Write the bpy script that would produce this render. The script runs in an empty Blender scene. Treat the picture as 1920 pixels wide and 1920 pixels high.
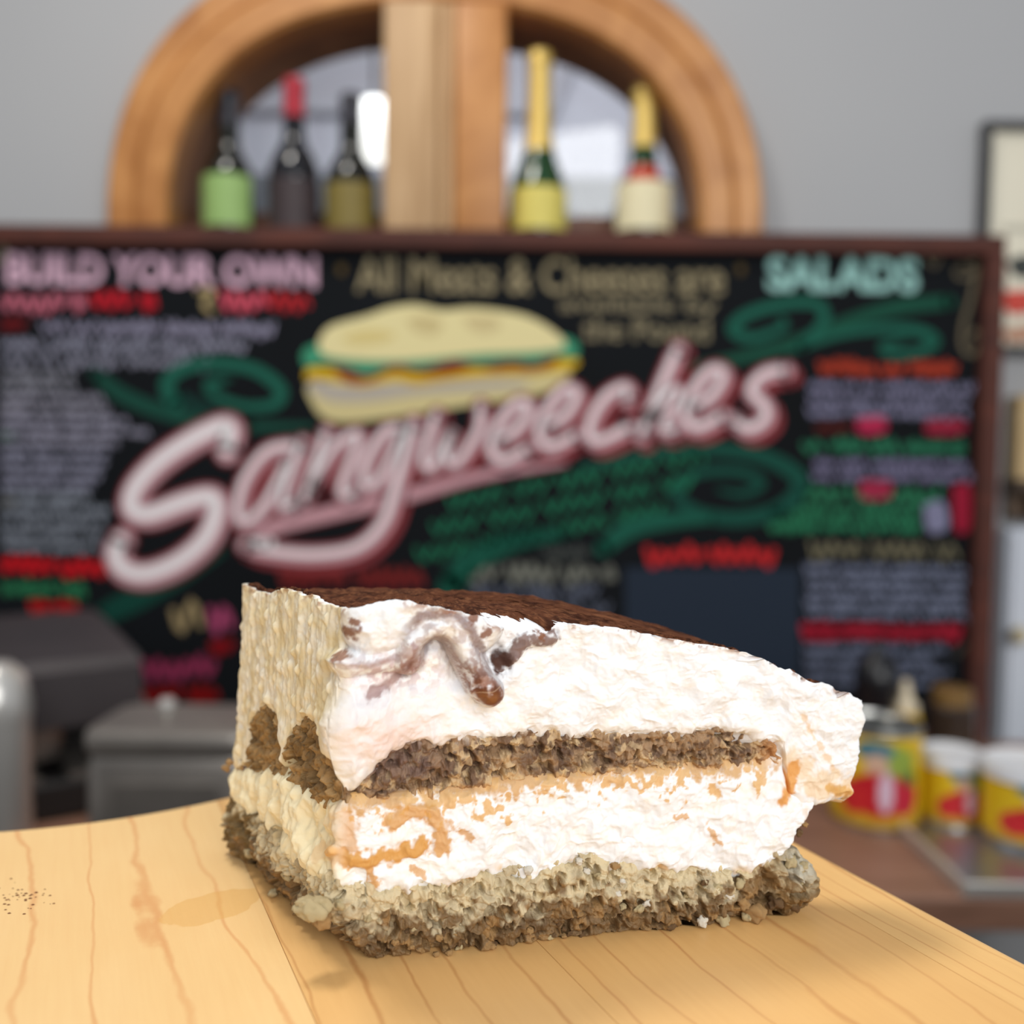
import bpy, math, random
import numpy as np
from mathutils import Matrix, Vector

# ---------------------------------------------------------------- camera
SC = bpy.context.scene
COL = SC.collection
FPX = 1775.0                       # focal length in pixels of the 1920 frame
CAM_H = 0.105
PITCH, ROLL = math.radians(3.0), math.radians(0.65)
cam_d = bpy.data.cameras.new('camera')
cam = bpy.data.objects.new('camera', cam_d)
COL.objects.link(cam)
cam_d.sensor_width = 36.0
cam_d.lens = FPX / 1920 * 36.0
cam_d.clip_start = 0.01
cam_d.clip_end = 50
cam_rot = Matrix.Rotation(math.pi / 2 - PITCH, 3, 'X') @ Matrix.Rotation(ROLL, 3, 'Z')
cam.matrix_world = Matrix.Translation((0, 0, CAM_H)) @ cam_rot.to_4x4()
cam_d.dof.use_dof = True
cam_d.dof.focus_distance = 0.208
cam_d.dof.aperture_fstop = 7.2
SC.camera = cam

# ---------------------------------------------------------------- world, lights, exposure
world = bpy.data.worlds.new('world')
SC.world = world
world.use_nodes = True
bg = world.node_tree.nodes['Background']
bg.inputs[0].default_value = (0.93, 0.96, 1.0, 1)
bg.inputs[1].default_value = 0.40

def area(name, loc, target, size, power, color):
    d = bpy.data.lights.new(name, 'AREA')
    d.shape = 'RECTANGLE'; d.size, d.size_y = size
    d.energy = power; d.color = color
    o = bpy.data.objects.new(name, d); COL.objects.link(o)
    o.location = loc
    o.rotation_euler = (Vector(target) - Vector(loc)).to_track_quat('-Z', 'Y').to_euler()
    return o
area('shopfront_window_light', (0.95, -1.9, 1.15), (0, 0.3, 0.05), (2.2, 1.7), 60, (1.0, 1.0, 0.99))
area('ceiling_lamp_light', (-0.55, 0.75, 1.7), (0.0, 0.3, 0.0), (0.5, 0.3), 18, (1.0, 0.95, 0.88))
area('back_room_fill', (0.1, 2.05, 1.62), (0.1, 3.6, 1.2), (1.6, 0.5), 24, (0.95, 0.96, 1.0))  # added fill out of view, brightens the room behind the window

vs = SC.view_settings
vs.view_transform = 'Standard'
vs.look = 'None'
vs.exposure = 0.0
vs.gamma = 1.0
vs.use_curve_mapping = False

# ---------------------------------------------------------------- measuring helpers
RN = np.array(cam_rot)
def rays(px, py):
    px = np.asarray(px, float); py = np.asarray(py, float)
    d = np.stack([(px - 960) / FPX, -(py - 960) / FPX, -np.ones_like(px)], -1)
    return d @ RN.T
CAMP = np.array([0, 0, CAM_H])
def at_y(px, py, Y):
    d = rays(px, py); return CAMP + d * (Y / d[..., 1])[..., None]
def at_z(px, py, z=0.0):
    d = rays(px, py); return CAMP + d * ((z - CAM_H) / d[..., 2])[..., None]
def at_plane(px, py, P, Q):
    n = np.array([-(Q[1] - P[1]), Q[0] - P[0], 0.0])
    d = rays(px, py)
    t = ((np.array([P[0], P[1], 0]) - CAMP) @ n) / (d @ n)
    return CAMP + d * t[..., None]
def to_px(P):
    q = (P - CAMP) @ RN
    return 960 + FPX * q[..., 0] / -q[..., 2], 960 - FPX * q[..., 1] / -q[..., 2]

def lin(r, g, b, a=1.0):
    f = lambda c: (c / 255 / 12.92) if c / 255 <= 0.04045 else ((c / 255 + 0.055) / 1.055) ** 2.4
    return (f(r), f(g), f(b), a)
def linv(r, g, b):
    return np.array(lin(r, g, b)[:3])

# ---------------------------------------------------------------- noise
def hsh(ix, iy, iz, seed):
    h = (ix.astype(np.uint32) * np.uint32(374761393) + iy.astype(np.uint32) * np.uint32(668265263)
         + iz.astype(np.uint32) * np.uint32(2147483647 - 58413) + np.uint32((seed * 1274126177) & 0xffffffff))
    h = (h ^ (h >> np.uint32(13))) * np.uint32(1274126177)
    h = (h ^ (h >> np.uint32(16))) * np.uint32(2246822519)
    h = h ^ (h >> np.uint32(15))
    return h.astype(np.float64) / 4294967295.0
def vnoise(P, scale, seed=0):
    Q = P * scale; I = np.floor(Q); F = Q - I; I = I.astype(np.int64)
    w = F * F * F * (F * (F * 6 - 15) + 10)
    r = 0
    for dx in (0, 1):
        for dy in (0, 1):
            for dz in (0, 1):
                v = hsh(I[:, 0] + dx, I[:, 1] + dy, I[:, 2] + dz, seed)
                r = r + v * (w[:, 0] if dx else 1 - w[:, 0]) * (w[:, 1] if dy else 1 - w[:, 1]) * (w[:, 2] if dz else 1 - w[:, 2])
    return r * 2 - 1
def fbm(P, scale, octv=3, seed=0, gain=0.5):
    r = 0; a = 1.0
    for k in range(octv):
        r = r + a * vnoise(P, scale * 2 ** k, seed + 17 * k); a *= gain
    return r
def worley(P, scale, seed=0):
    Q = P * scale; I = np.floor(Q).astype(np.int64)
    f1 = np.full(len(P), 9.0); f2 = np.full(len(P), 9.0); cid = np.zeros(len(P))
    for dx in (-1, 0, 1):
        for dy in (-1, 0, 1):
            for dz in (-1, 0, 1):
                c = I + np.array([dx, dy, dz])
                p = np.stack([c[:, 0] + hsh(c[:, 0], c[:, 1], c[:, 2], seed), c[:, 1] + hsh(c[:, 0], c[:, 1], c[:, 2], seed + 1),
                              c[:, 2] + hsh(c[:, 0], c[:, 1], c[:, 2], seed + 2)], -1)
                d = np.linalg.norm(Q - p, axis=1)
                nearer = d < f1
                f2 = np.where(nearer, f1, np.minimum(f2, d))
                cid = np.where(nearer, hsh(c[:, 0], c[:, 1], c[:, 2], seed + 3), cid)
                f1 = np.where(nearer, d, f1)
    return f1, f2, cid
def sstep(a, b, x):
    t = np.clip((x - a) / (b - a), 0, 1); return t * t * (3 - 2 * t)
def dpoly(px, py, pts):
    d = np.full(px.shape, 1e9)
    for (x0, y0), (x1, y1) in zip(pts[:-1], pts[1:]):
        vx, vy = x1 - x0, y1 - y0
        t = np.clip(((px - x0) * vx + (py - y0) * vy) / (vx * vx + vy * vy + 1e-9), 0, 1)
        d = np.minimum(d, np.hypot(px - x0 - t * vx, py - y0 - t * vy))
    return d
def mixc(c, col, m):
    return c + (np.asarray(col) - c) * np.clip(m, 0, 1)[:, None]

# ---------------------------------------------------------------- materials
def mat(name, color, rough=0.6, metal=0.0, spec=0.5, sub=0.0, sub_r=0.002, attr=None, bump=None, vary=None,
        emit=None, trans=0.0, coat=0.0, sheen=0.0):
    m = bpy.data.materials.new(name); m.use_nodes = True
    nt = m.node_tree; N, L = nt.nodes, nt.links
    b = N['Principled BSDF']
    b.inputs['Base Color'].default_value = color
    b.inputs['Roughness'].default_value = rough
    b.inputs['Metallic'].default_value = metal
    b.inputs['Specular IOR Level'].default_value = spec
    b.inputs['Transmission Weight'].default_value = trans
    b.inputs['Coat Weight'].default_value = coat
    if sub:
        b.inputs['Subsurface Weight'].default_value = sub
        b.inputs['Subsurface Radius'].default_value = (1.0, 0.9, 0.75)
        b.inputs['Subsurface Scale'].default_value = sub_r
    src = None
    tc = N.new('ShaderNodeTexCoord')
    if attr:
        a = N.new('ShaderNodeAttribute'); a.attribute_name = attr
        src = a.outputs['Color']
    if vary:                                   # (scale, second colour, amount)
        nz = N.new('ShaderNodeTexNoise'); nz.inputs['Scale'].default_value = vary[0]; nz.inputs['Detail'].default_value = 5
        L.new(tc.outputs['Object'], nz.inputs['Vector'])
        mp = N.new('ShaderNodeMapRange'); mp.inputs[1].default_value = 0.35; mp.inputs[2].default_value = 0.7
        mp.inputs[4].default_value = vary[2]
        L.new(nz.outputs['Fac'], mp.inputs[0])
        mx = N.new('ShaderNodeMix'); mx.data_type = 'RGBA'
        mx.inputs[6].default_value = color; mx.inputs[7].default_value = vary[1]
        if src: L.new(src, mx.inputs[6])
        L.new(mp.outputs[0], mx.inputs[0]); src = mx.outputs[2]
    if src: L.new(src, b.inputs['Base Color'])
    if bump:                                   # (scale, strength, distance)
        nz = N.new('ShaderNodeTexNoise'); nz.inputs['Scale'].default_value = bump[0]; nz.inputs['Detail'].default_value = 6
        L.new(tc.outputs['Object'], nz.inputs['Vector'])
        bp = N.new('ShaderNodeBump'); bp.inputs['Strength'].default_value = bump[1]; bp.inputs['Distance'].default_value = bump[2]
        L.new(nz.outputs['Fac'], bp.inputs['Height']); L.new(bp.outputs[0], b.inputs['Normal'])
    if emit:
        b.inputs['Emission Color'].default_value = emit[0]; b.inputs['Emission Strength'].default_value = emit[1]
    return m

def wood(name, c1, c2, scale=(1, 8, 8), gs=6.0, rough=0.5, bump=0.15):
    m = bpy.data.materials.new(name); m.use_nodes = True
    nt = m.node_tree; N, L = nt.nodes, nt.links; b = N['Principled BSDF']
    tc = N.new('ShaderNodeTexCoord'); mp = N.new('ShaderNodeMapping'); mp.inputs['Scale'].default_value = scale
    L.new(tc.outputs['Object'], mp.inputs[0])
    nz = N.new('ShaderNodeTexNoise'); nz.inputs['Scale'].default_value = gs; nz.inputs['Detail'].default_value = 6
    nz.inputs['Distortion'].default_value = 0.6
    L.new(mp.outputs[0], nz.inputs['Vector'])
    cr = N.new('ShaderNodeValToRGB'); cr.color_ramp.elements[0].color = c1; cr.color_ramp.elements[1].color = c2
    cr.color_ramp.elements[0].position = 0.35; cr.color_ramp.elements[1].position = 0.68
    L.new(nz.outputs['Fac'], cr.inputs[0]); L.new(cr.outputs[0], b.inputs['Base Color'])
    bp = N.new('ShaderNodeBump'); bp.inputs['Strength'].default_value = bump; bp.inputs['Distance'].default_value = 0.001
    L.new(nz.outputs['Fac'], bp.inputs['Height']); L.new(bp.outputs[0], b.inputs['Normal'])
    b.inputs['Roughness'].default_value = rough
    return m

# ---------------------------------------------------------------- mesh helpers
def mesh_np(name, V, Q, col=None, smooth=True):
    """V (n,3), Q (m,4) quads (a tri repeats nothing: give lists of faces instead)"""
    me = bpy.data.meshes.new(name)
    V = np.asarray(V, np.float32); Q = np.asarray(Q, np.int32); k = Q.shape[1]
    me.vertices.add(len(V)); me.vertices.foreach_set('co', V.ravel())
    me.loops.add(Q.size); me.loops.foreach_set('vertex_index', Q.ravel())
    me.polygons.add(len(Q))
    me.polygons.foreach_set('loop_start', np.arange(0, Q.size, k, dtype=np.int32))
    me.polygons.foreach_set('loop_total', np.full(len(Q), k, np.int32))
    me.polygons.foreach_set('use_smooth', np.full(len(Q), smooth, bool))
    me.update(calc_edges=True)
    if col is not None:
        a = me.color_attributes.new('Col', 'FLOAT_COLOR', 'POINT')
        c = np.ones((len(V), 4), np.float32); c[:, :3] = np.clip(col, 0, 1)
        a.data.foreach_set('color', c.ravel())
    me.validate()
    return me
def ob(name, me, m, parent=None, kind=None):
    o = bpy.data.objects.new(name, me); COL.objects.link(o)
    if m is not None and len(me.materials) == 0: me.materials.append(m)
    if parent is not None: o.parent = parent
    if kind: o['kind'] = kind
    return o
def empty(name, loc, label=None, cat=None, group=None, rz=0.0):
    o = bpy.data.objects.new(name, None); COL.objects.link(o)
    o.location = loc; o.rotation_euler = (0, 0, rz); o.empty_display_size = 0.02
    if label: tag(o, label, cat, group)
    return o
def tag(o, label, cat, group=None):
    o['label'] = label; o['category'] = cat
    if group: o['group'] = group
    return o
class MB:
    """collects shapes into one mesh (local coordinates)"""
    def __init__(s): s.v = []; s.f = []
    def add(s, v, f):
        n = len(s.v); s.v += [tuple(map(float, p)) for p in v]; s.f += [tuple(i + n for i in q) for q in f]; return s
    def box(s, x0, x1, y0, y1, z0, z1, b=0.0):
        if b <= 0:
            v = [(x, y, z) for z in (z0, z1) for y in (y0, y1) for x in (x0, x1)]
            return s.add(v, [(0, 2, 3, 1), (4, 5, 7, 6), (0, 1, 5, 4), (2, 6, 7, 3), (0, 4, 6, 2), (1, 3, 7, 5)])
        # rounded vertical edges and softened top and bottom
        def loop(i, z):
            r = b; out = []
            for cx, cy, a0 in ((x1 - r, y1 - r, 0), (x0 + r, y1 - r, 90), (x0 + r, y0 + r, 180), (x1 - r, y0 + r, 270)):
                for k in range(5):
                    a = math.radians(a0 + k * 22.5)
                    out.append((cx + (r - i) * math.cos(a), cy + (r - i) * math.sin(a), z))
            return out
        e = min(b * 0.6, (z1 - z0) * 0.3)
        loops = [loop(e, z0), loop(e * .3, z0 + e * .3), loop(0, z0 + e), loop(0, z1 - e), loop(e * .3, z1 - e * .3), loop(e, z1)]
        n = 20; v = [p for l in loops for p in l]; f = []
        for k in range(5):
            for i in range(n):
                j = (i + 1) % n; f.append((k * n + i, k * n + j, (k + 1) * n + j, (k + 1) * n + i))
        f.append(tuple(reversed(range(n)))); f.append(tuple(range(5 * n, 6 * n)))
        return s.add(v, f)
    def lathe(s, prof, n=40, cx=0, cy=0, a0=0, a1=360):
        full = abs(a1 - a0 - 360) < 1e-6; m = n if full else n + 1
        v = []; f = []
        for r, z in prof:
            for i in range(m):
                a = math.radians(a0 + (a1 - a0) * i / n); v.append((cx + r * math.cos(a), cy + r * math.sin(a), z))
        for k in range(len(prof) - 1):
            for i in range(n):
                j = (i + 1) % m; f.append((k * m + i, k * m + j, (k + 1) * m + j, (k + 1) * m + i))
        return s.add(v, f)
    def tube(s, pts, r, n=8):
        pts = [Vector(p) for p in pts]; v = []; f = []
        for i, p in enumerate(pts):
            t = (pts[min(i + 1, len(pts) - 1)] - pts[max(i - 1, 0)]).normalized()
            u = t.cross(Vector((0, 0, 1)));  u = u.normalized() if u.length > 1e-4 else Vector((1, 0, 0))
            w = t.cross(u); rr = r[i] if isinstance(r, (list, tuple)) else r
            for k in range(n):
                a = 2 * math.pi * k / n; v.append(p + (u * math.cos(a) + w * math.sin(a)) * rr)
        for i in range(len(pts) - 1):
            for k in range(n):
                j = (k + 1) % n; f.append((i * n + k, i * n + j, (i + 1) * n + j, (i + 1) * n + k))
        f.append(tuple(reversed(range(n)))); f.append(tuple(range((len(pts) - 1) * n, len(pts) * n)))
        return s.add(v, f)
    def prism(s, poly, y0, y1):
        """poly in (x,z), extruded along y"""
        n = len(poly); v = [(x, y0, z) for x, z in poly] + [(x, y1, z) for x, z in poly]
        f = [tuple(range(n)), tuple(range(2 * n - 1, n - 1, -1))] + [(i, n + i, n + (i + 1) % n, (i + 1) % n) for i in range(n)]
        return s.add(v, f)
    def build(s, name, m, parent=None, smooth=False, kind=None):
        me = bpy.data.meshes.new(name); me.from_pydata(s.v, [], s.f)
        if smooth:
            me.polygons.foreach_set('use_smooth', [True] * len(me.polygons))
        me.update()
        if smooth:
            try: me.set_sharp_from_angle(angle=math.radians(40))
            except Exception: pass
        return ob(name, me, m, parent, kind)

# ================================================================ SETTING
WALL_Y = 1.66
BOARD_Y = 1.555
TABLE_Z = -0.31
FLOOR_Z = -0.95

M_wall = mat('wall_paint', lin(175, 176, 178), 0.85, bump=(120, 0.1, 0.001), vary=(2.0, lin(170, 171, 174), 0.6))
M_floor = mat('floor_tile', lin(120, 112, 104), 0.5, vary=(5, lin(100, 92, 84), 0.7))
M_oak = wood('arch_wood', lin(168, 108, 52), lin(205, 145, 84), (3, 3, 3), 3.0, 0.45)
M_oak2 = wood('arch_wood_weathered', lin(172, 134, 90), lin(205, 170, 128), (14, 3, 1.2), 3.0, 0.55)
M_jamb = wood('jamb_wood', lin(150, 104, 74), lin(176, 126, 92), (3, 3, 3), 4.0, 0.6)
M_sill = wood('sill_wood', lin(104, 66, 46), lin(130, 86, 62), (2, 8, 8), 5.0, 0.5)

# wall with an arched opening (a basket-handle arch on short straight sides)
ac = at_y(814, 430, 1.60)                      # springing line, front face of the casing
AX, AZ = float(ac[0]), float(ac[2])
PXM = 1.60 / FPX                               # metres per pixel at the casing
IN, OUT = (494 * PXM, 408 * PXM), (612 * PXM, 535 * PXM)
SILL_Z = float(at_y(814, 548, 1.65)[2])
def arch(f, n=48, grow=0.0, y=0):
    """points of the arch from right foot over the top to left foot, f = 0 inner edge, 1 outer edge; (x, z) from the springing"""
    a = IN[0] + (OUT[0] - IN[0]) * f + grow; b = IN[1] + (OUT[1] - IN[1]) * f + grow; out = [(a, SILL_Z - AZ)]
    for i in range(n + 1):
        t = math.pi * i / n; c, s_ = math.cos(t), abs(math.sin(t))
        out.append((math.copysign(abs(c) ** (2 / 2.35), c) * a, s_ ** (2 / 2.35) * b))
    return out + [(-a, SILL_Z - AZ)]
def arch_wall(name, y0, y1, x0, x1, z0, z1, m):
    b = MB(); arc = [(AX + x, AZ + z) for x, z in arch(0, grow=0.03)]; zs = SILL_Z; k = len(arc)
    out = []
    for (x, z) in arc:
        dx, dz = x - AX, z - zs
        q = min([(x1 - AX) / dx if dx > 1e-9 else 1e9, (x0 - AX) / dx if dx < -1e-9 else 1e9, (z1 - zs) / dz if dz > 1e-9 else 1e9])
        out.append((AX + dx * q, zs + dz * q))
    for y, flip in ((y0, 0), (y1, 1)):
        v = [(x, y, z) for x, z in arc] + [(x, y, z) for x, z in out]
        f = [(i, i + 1, k + i + 1, k + i) for i in range(k - 1)]
        b.add(v, [q if flip else q[::-1] for q in f])
        for cx in (x0, x1):                    # corners missed by the fan
            hit = [o for o in out if abs(o[0] - cx) < 1e-6]; top = [o for o in out if abs(o[1] - z1) < 1e-6]
            a = max(hit, key=lambda o: o[1]); t = (min if cx == x0 else max)(top, key=lambda o: o[0])
            b.add([(a[0], y, a[1]), (cx, y, z1), (t[0], y, t[1])], [(0, 1, 2)])
        b.add([(x0, y, z0), (x1, y, z0), (x1, y, zs), (x0, y, zs)], [(0, 1, 2, 3)])
    b.add([(x, y0, z) for x, z in arc] + [(x, y1, z) for x, z in arc], [(i, i + 1, k + i + 1, k + i) for i in range(k - 1)])
    b.add([(arc[0][0], y0, zs), (arc[-1][0], y0, zs), (arc[-1][0], y1, zs), (arc[0][0], y1, zs)], [(0, 1, 2, 3)])
    return b.build(name, m, kind='structure')
arch_wall('wall_back', WALL_Y, WALL_Y + 0.12, -3.2, 3.2, FLOOR_Z, 2.2, M_wall)
MB().box(-3.2, 3.2, -2.6, 4.0, FLOOR_Z - 0.05, FLOOR_Z).build('floor', M_floor, kind='structure')

# arched window: casing of two arcs, jamb, two stiles, glass
win = empty('window_1', (AX, 1.6, SILL_Z)); win['kind'] = 'structure'
win['label'] = 'arched wooden window with bottles on its sill above the menu board'
def arc_piece(name, f0, f1, y0, y1, m, g0=0.0, g1=0.0, bev=0.008):
    A0, A1 = arch(f0, 44, g0), arch(f1, 44, g1); v = []; f = []; zo = AZ - SILL_Z
    for (xa, za), (xb, zb) in zip(A0, A1):
        L = math.hypot(xb - xa, zb - za); t = bev / L
        for q, y in ((0, y1), (0, y0 + bev), (t, y0), (1 - t, y0), (1, y0 + bev), (1, y1)):
            v.append((xa + (xb - xa) * q, y - 1.6, za + (zb - za) * q + zo))
    k = 6; n = len(A0) - 1
    for i in range(n):
        for j in range(k): f.append((i * k + j, i * k + (j + 1) % k, (i + 1) * k + (j + 1) % k, (i + 1) * k + j))
    f.append(tuple(range(k))); f.append(tuple(range(n * k, (n + 1) * k))[::-1])
    return MB().add(v, f).build(name, m, win, smooth=True)
arc_piece('outer_casing', 0.52, 1.0, 1.606, WALL_Y - 0.001, M_oak)
arc_piece('inner_casing', 0.0, 0.515, 1.594, WALL_Y - 0.001, M_oak)
arc_piece('jamb', 0.0, 0.0, WALL_Y, WALL_Y + 0.11, M_jamb, 0.002, 0.0295, 0.002)
def stile(name, p0, p1, y0, y1, m):
    x0 = float(at_y(p0, 300, y0)[0]) - AX; x1 = float(at_y(p1, 300, y0)[0]) - AX
    q = max(abs(x0), abs(x1)) / IN[0]; h = IN[1] * (1 - q ** 2.35) ** (1 / 2.35) + 0.004
    return MB().box(x0, x1, y0 - 1.6, y1 - 1.6, 0.0005, AZ + h - SILL_Z, 0.006).build(name, m, win, smooth=True)
stile('stile', 718, 822, 1.590, 1.70, M_oak2)
stile('meeting_strip', 823, 851, 1.600, 1.70, M_oak2)
stile('stile', 852, 948, 1.586, 1.70, M_oak)
MB().box(-IN[0], IN[0], 0.0, 0.18, -0.03, 0.0).build('window_sill', M_sill, win)
rz = float(at_y(1100, 410, 1.752)[2]) - SILL_Z
MB().box(-IN[0] + 0.002, IN[0] - 0.002, 0.135, 0.160, 0.001, rz).build('bottom_rail', M_sill, win)
M_glass = mat('window_glass', (0.95, 0.97, 0.97, 1), 0.02, trans=1.0)
for s in (-1, 1):
    half = [(x, z + AZ - SILL_Z) for x, z in arch(0, 40, 0.001) if x * s > 0.02]
    half = [(x, max(z, rz + 0.001)) for x, z in half]
    pts = ([(0.02, rz + 0.001)] + half + [(0.02, half[-1][1])]) if s > 0 else ([(-0.02, half[0][1])] + half + [(-0.02, rz + 0.001)])
    MB().prism(pts[::-1], 0.148, 0.152).build('pane', M_glass, win)

# the room behind the window
M_far = mat('far_wall_paint', lin(196, 196, 206), 0.8, vary=(1.5, lin(188, 188, 198), 0.5))
M_fard = mat('far_wainscot', lin(104, 108, 114), 0.6, vary=(6, lin(92, 96, 102), 0.5))
MB().box(-3.2, 3.2, 3.6, 3.7, FLOOR_Z, 2.2).build('wall_far', M_far, kind='structure')
zz = float(at_y(1150, 330, 3.45)[2])
MB().box(-3.2, 3.2, 3.46, 3.599, FLOOR_Z, zz).build('trim_1', M_fard, kind='structure')
sz = float(at_y(600, 200, 3.5)[2]); x0 = float(at_y(1042, 200, 3.5)[0])
MB().prism([(-3.2, sz), (x0, sz), (x0 + 0.16, sz + 0.45), (-3.2, sz + 0.45)], 3.54, 3.598).build('trim_2', mat('soffit_paint', lin(176, 174, 182), 0.8, vary=(2, lin(168, 167, 176), 0.5)), kind='structure')
g = at_y(702, 245, 2.6)
gl = empty('globe_lamp', (float(g[0]), 2.6, float(g[2]) + 0.9), 'round white glowing globe lamp hanging behind the arched window', 'lamp')
MB().lathe([(0.001, -0.985)] + [(0.085 * math.sin(math.radians(a)), -0.9 - 0.085 * math.cos(math.radians(a))) for a in range(10, 171, 10)] + [(0.001, -0.815)], 28).build('globe', mat('globe_glow', (1, 1, 1, 1), 0.4, emit=((1, 0.99, 0.94, 1), 1.8)), gl, smooth=True)
MB().tube([(0, 0, -0.82), (0, 0, 0)], 0.006).build('stem', mat('lamp_stem', lin(60, 58, 55), 0.4, metal=0.8), gl)

# ================================================================ MENU BOARD
rng = random.Random(7)
# board plane: x, z at y = BOARD_Y ; measured corner points
def bp_(px, py):
    p = at_y(px, py, BOARD_Y); return float(p[0]), float(p[2])
BX1, BZ1 = bp_(1876, 451)
BZ1 = bp_(960, 436)[1]
BX0 = -1.02
BZ0 = bp_(1840, 1400)[1]
MBX, MBZ = 0.0, BZ0
menu = empty('menu_board', (MBX, BOARD_Y, MBZ), 'large black chalk menu board in a dark red-brown wooden frame', 'menu board')
M_black = mat('blackboard', lin(12, 15, 18), 0.75, spec=0.12, vary=(3, lin(18, 22, 27), 0.8))
M_frame = wood('board_frame_wood', lin(66, 28, 18), lin(88, 40, 26), (2, 8, 8), 5.0, 0.75)
MB().box(BX0, BX1, 0.0, 0.02, 0, BZ1 - BZ0).build('panel', M_black, menu)
fw = 0.030
MB().box(BX0 - 0.01, BX1, -0.022, 0.022, BZ1 - BZ0 - fw, BZ1 - BZ0, 0.004).build('frame_rail', M_frame, menu)
MB().box(BX0 - 0.01, BX1, -0.022, 0.022, -0.005, fw, 0.004).build('frame_rail', M_frame, menu)
MB().box(BX1 - fw, BX1 + 0.001, -0.023, 0.022, fw, BZ1 - BZ0 - fw, 0.004).build('frame_stile', M_frame, menu)
MB().box(BX0 - 0.01, BX0 + fw, -0.023, 0.022, fw, BZ1 - BZ0 - fw, 0.004).build('frame_stile', M_frame, menu)
for s in (-0.7, 0.7):
    MB().box(s - 0.02, s + 0.02, 0.02, WALL_Y - BOARD_Y - 0.001, BZ1 - BZ0 - 0.30, BZ1 - BZ0 - 0.24).build('wall_bracket', M_frame, menu)

CH = {}
def chalk(c):
    if c not in CH: CH[c] = mat('chalk_%d_%d_%d' % c, lin(*c), 0.8, spec=0.15)
    return CH[c]
def catmull(pts, sub=6):
    P = [np.array(p, float) for p in pts]; out = []
    for i in range(len(P) - 1):
        p0, p1, p2, p3 = P[max(i - 1, 0)], P[i], P[i + 1], P[min(i + 2, len(P) - 1)]
        for k in range(sub):
            t = k / sub
            out.append(0.5 * ((2 * p1) + (p2 - p0) * t + (2 * p0 - 5 * p1 + 4 * p2 - p3) * t * t + (3 * p1 - p0 - 3 * p2 + p3) * t ** 3))
    out.append(P[-1]); return out
class Paint:
    """flat brush marks on the board, one mesh per colour"""
    def __init__(s): s.v = []; s.f = []
    def tri3(s, pts, lay):
        n = len(s.v)
        for (px, py) in pts:
            x, z = bp_(px, py); s.v.append((x - MBX, -0.0006 - 0.0003 * lay, z - MBZ))
        return n
    def stroke(s, pts, w, lay=0, sub=6, cap=True):
        c = catmull(pts, sub) if sub > 1 else [np.array(p, float) for p in pts]
        n = len(c); W = [w] * n if not isinstance(w, (list, tuple)) else list(np.interp(np.linspace(0, 1, n), np.linspace(0, 1, len(w)), w))
        L = []; R = []
        for i in range(n):
            t = c[min(i + 1, n - 1)] - c[max(i - 1, 0)]; t = t / (np.linalg.norm(t) + 1e-9); q = np.array([-t[1], t[0]]) * W[i] / 2
            L.append(c[i] + q); R.append(c[i] - q)
        b = s.tri3(L + R, lay)
        for i in range(n - 1): s.f.append((b + i, b + i + 1, b + n + i + 1, b + n + i))
        if cap:
            for e, ww in ((c[0], W[0]), (c[-1], W[-1])):
                k = 10; b = s.tri3([e + np.array([math.cos(6.2832 * j / k), math.sin(6.2832 * j / k)]) * ww / 2 for j in range(k)], lay)
                s.f.append(tuple(b + j for j in range(k)))
        return s
    def blob(s, pts, lay=0, smooth=True):
        if smooth: pts = catmull(list(pts) + [pts[0]], 5)[:-1]
        b = s.tri3(pts, lay); s.f.append(tuple(range(b, b + len(pts)))); return s
    def build(s, name, c, parent=None):
        if not s.f: return None
        me = bpy.data.meshes.new(name); me.from_pydata(s.v, [], s.f); me.update()
        return ob(name, me, chalk(c), parent or menu)
def scribble(x0, x1, y0, y1, rows, c, name='small_writing', slope=0.012, dens=0.9, wpx=4.6, ragged=0.12, parent=None):
    p = Paint(); rh = (y1 - y0) / rows
    for r in range(rows):
        y = y0 + (r + 0.55) * rh; x = x0 + rng.uniform(0, 8); xe = x1 - rng.uniform(0, ragged) * (x1 - x0)
        while x < xe:
            wl = min(rng.uniform(1.5, 5.5) * rh * 0.62, xe - x)
            if wl < rh * 0.3: break
            k = max(4, int(wl / (rh * 0.22))); pts = []
            for i in range(k):
                h = rh * (0.38 if i % 2 else -0.38) * rng.uniform(0.5, 1.3)
                pts.append((x + wl * i / (k - 1) + rng.uniform(-1, 1), y + h + (x - x0) * slope))
            p.stroke(pts, wpx, lay=r % 2, sub=3, cap=False); x += wl + rh * rng.uniform(0.25, 0.5) / dens
    if max(c) - min(c) < 30: c = tuple(min(255, int(q * 1.13)) for q in c)
    return p.build(name, c, parent)
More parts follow.
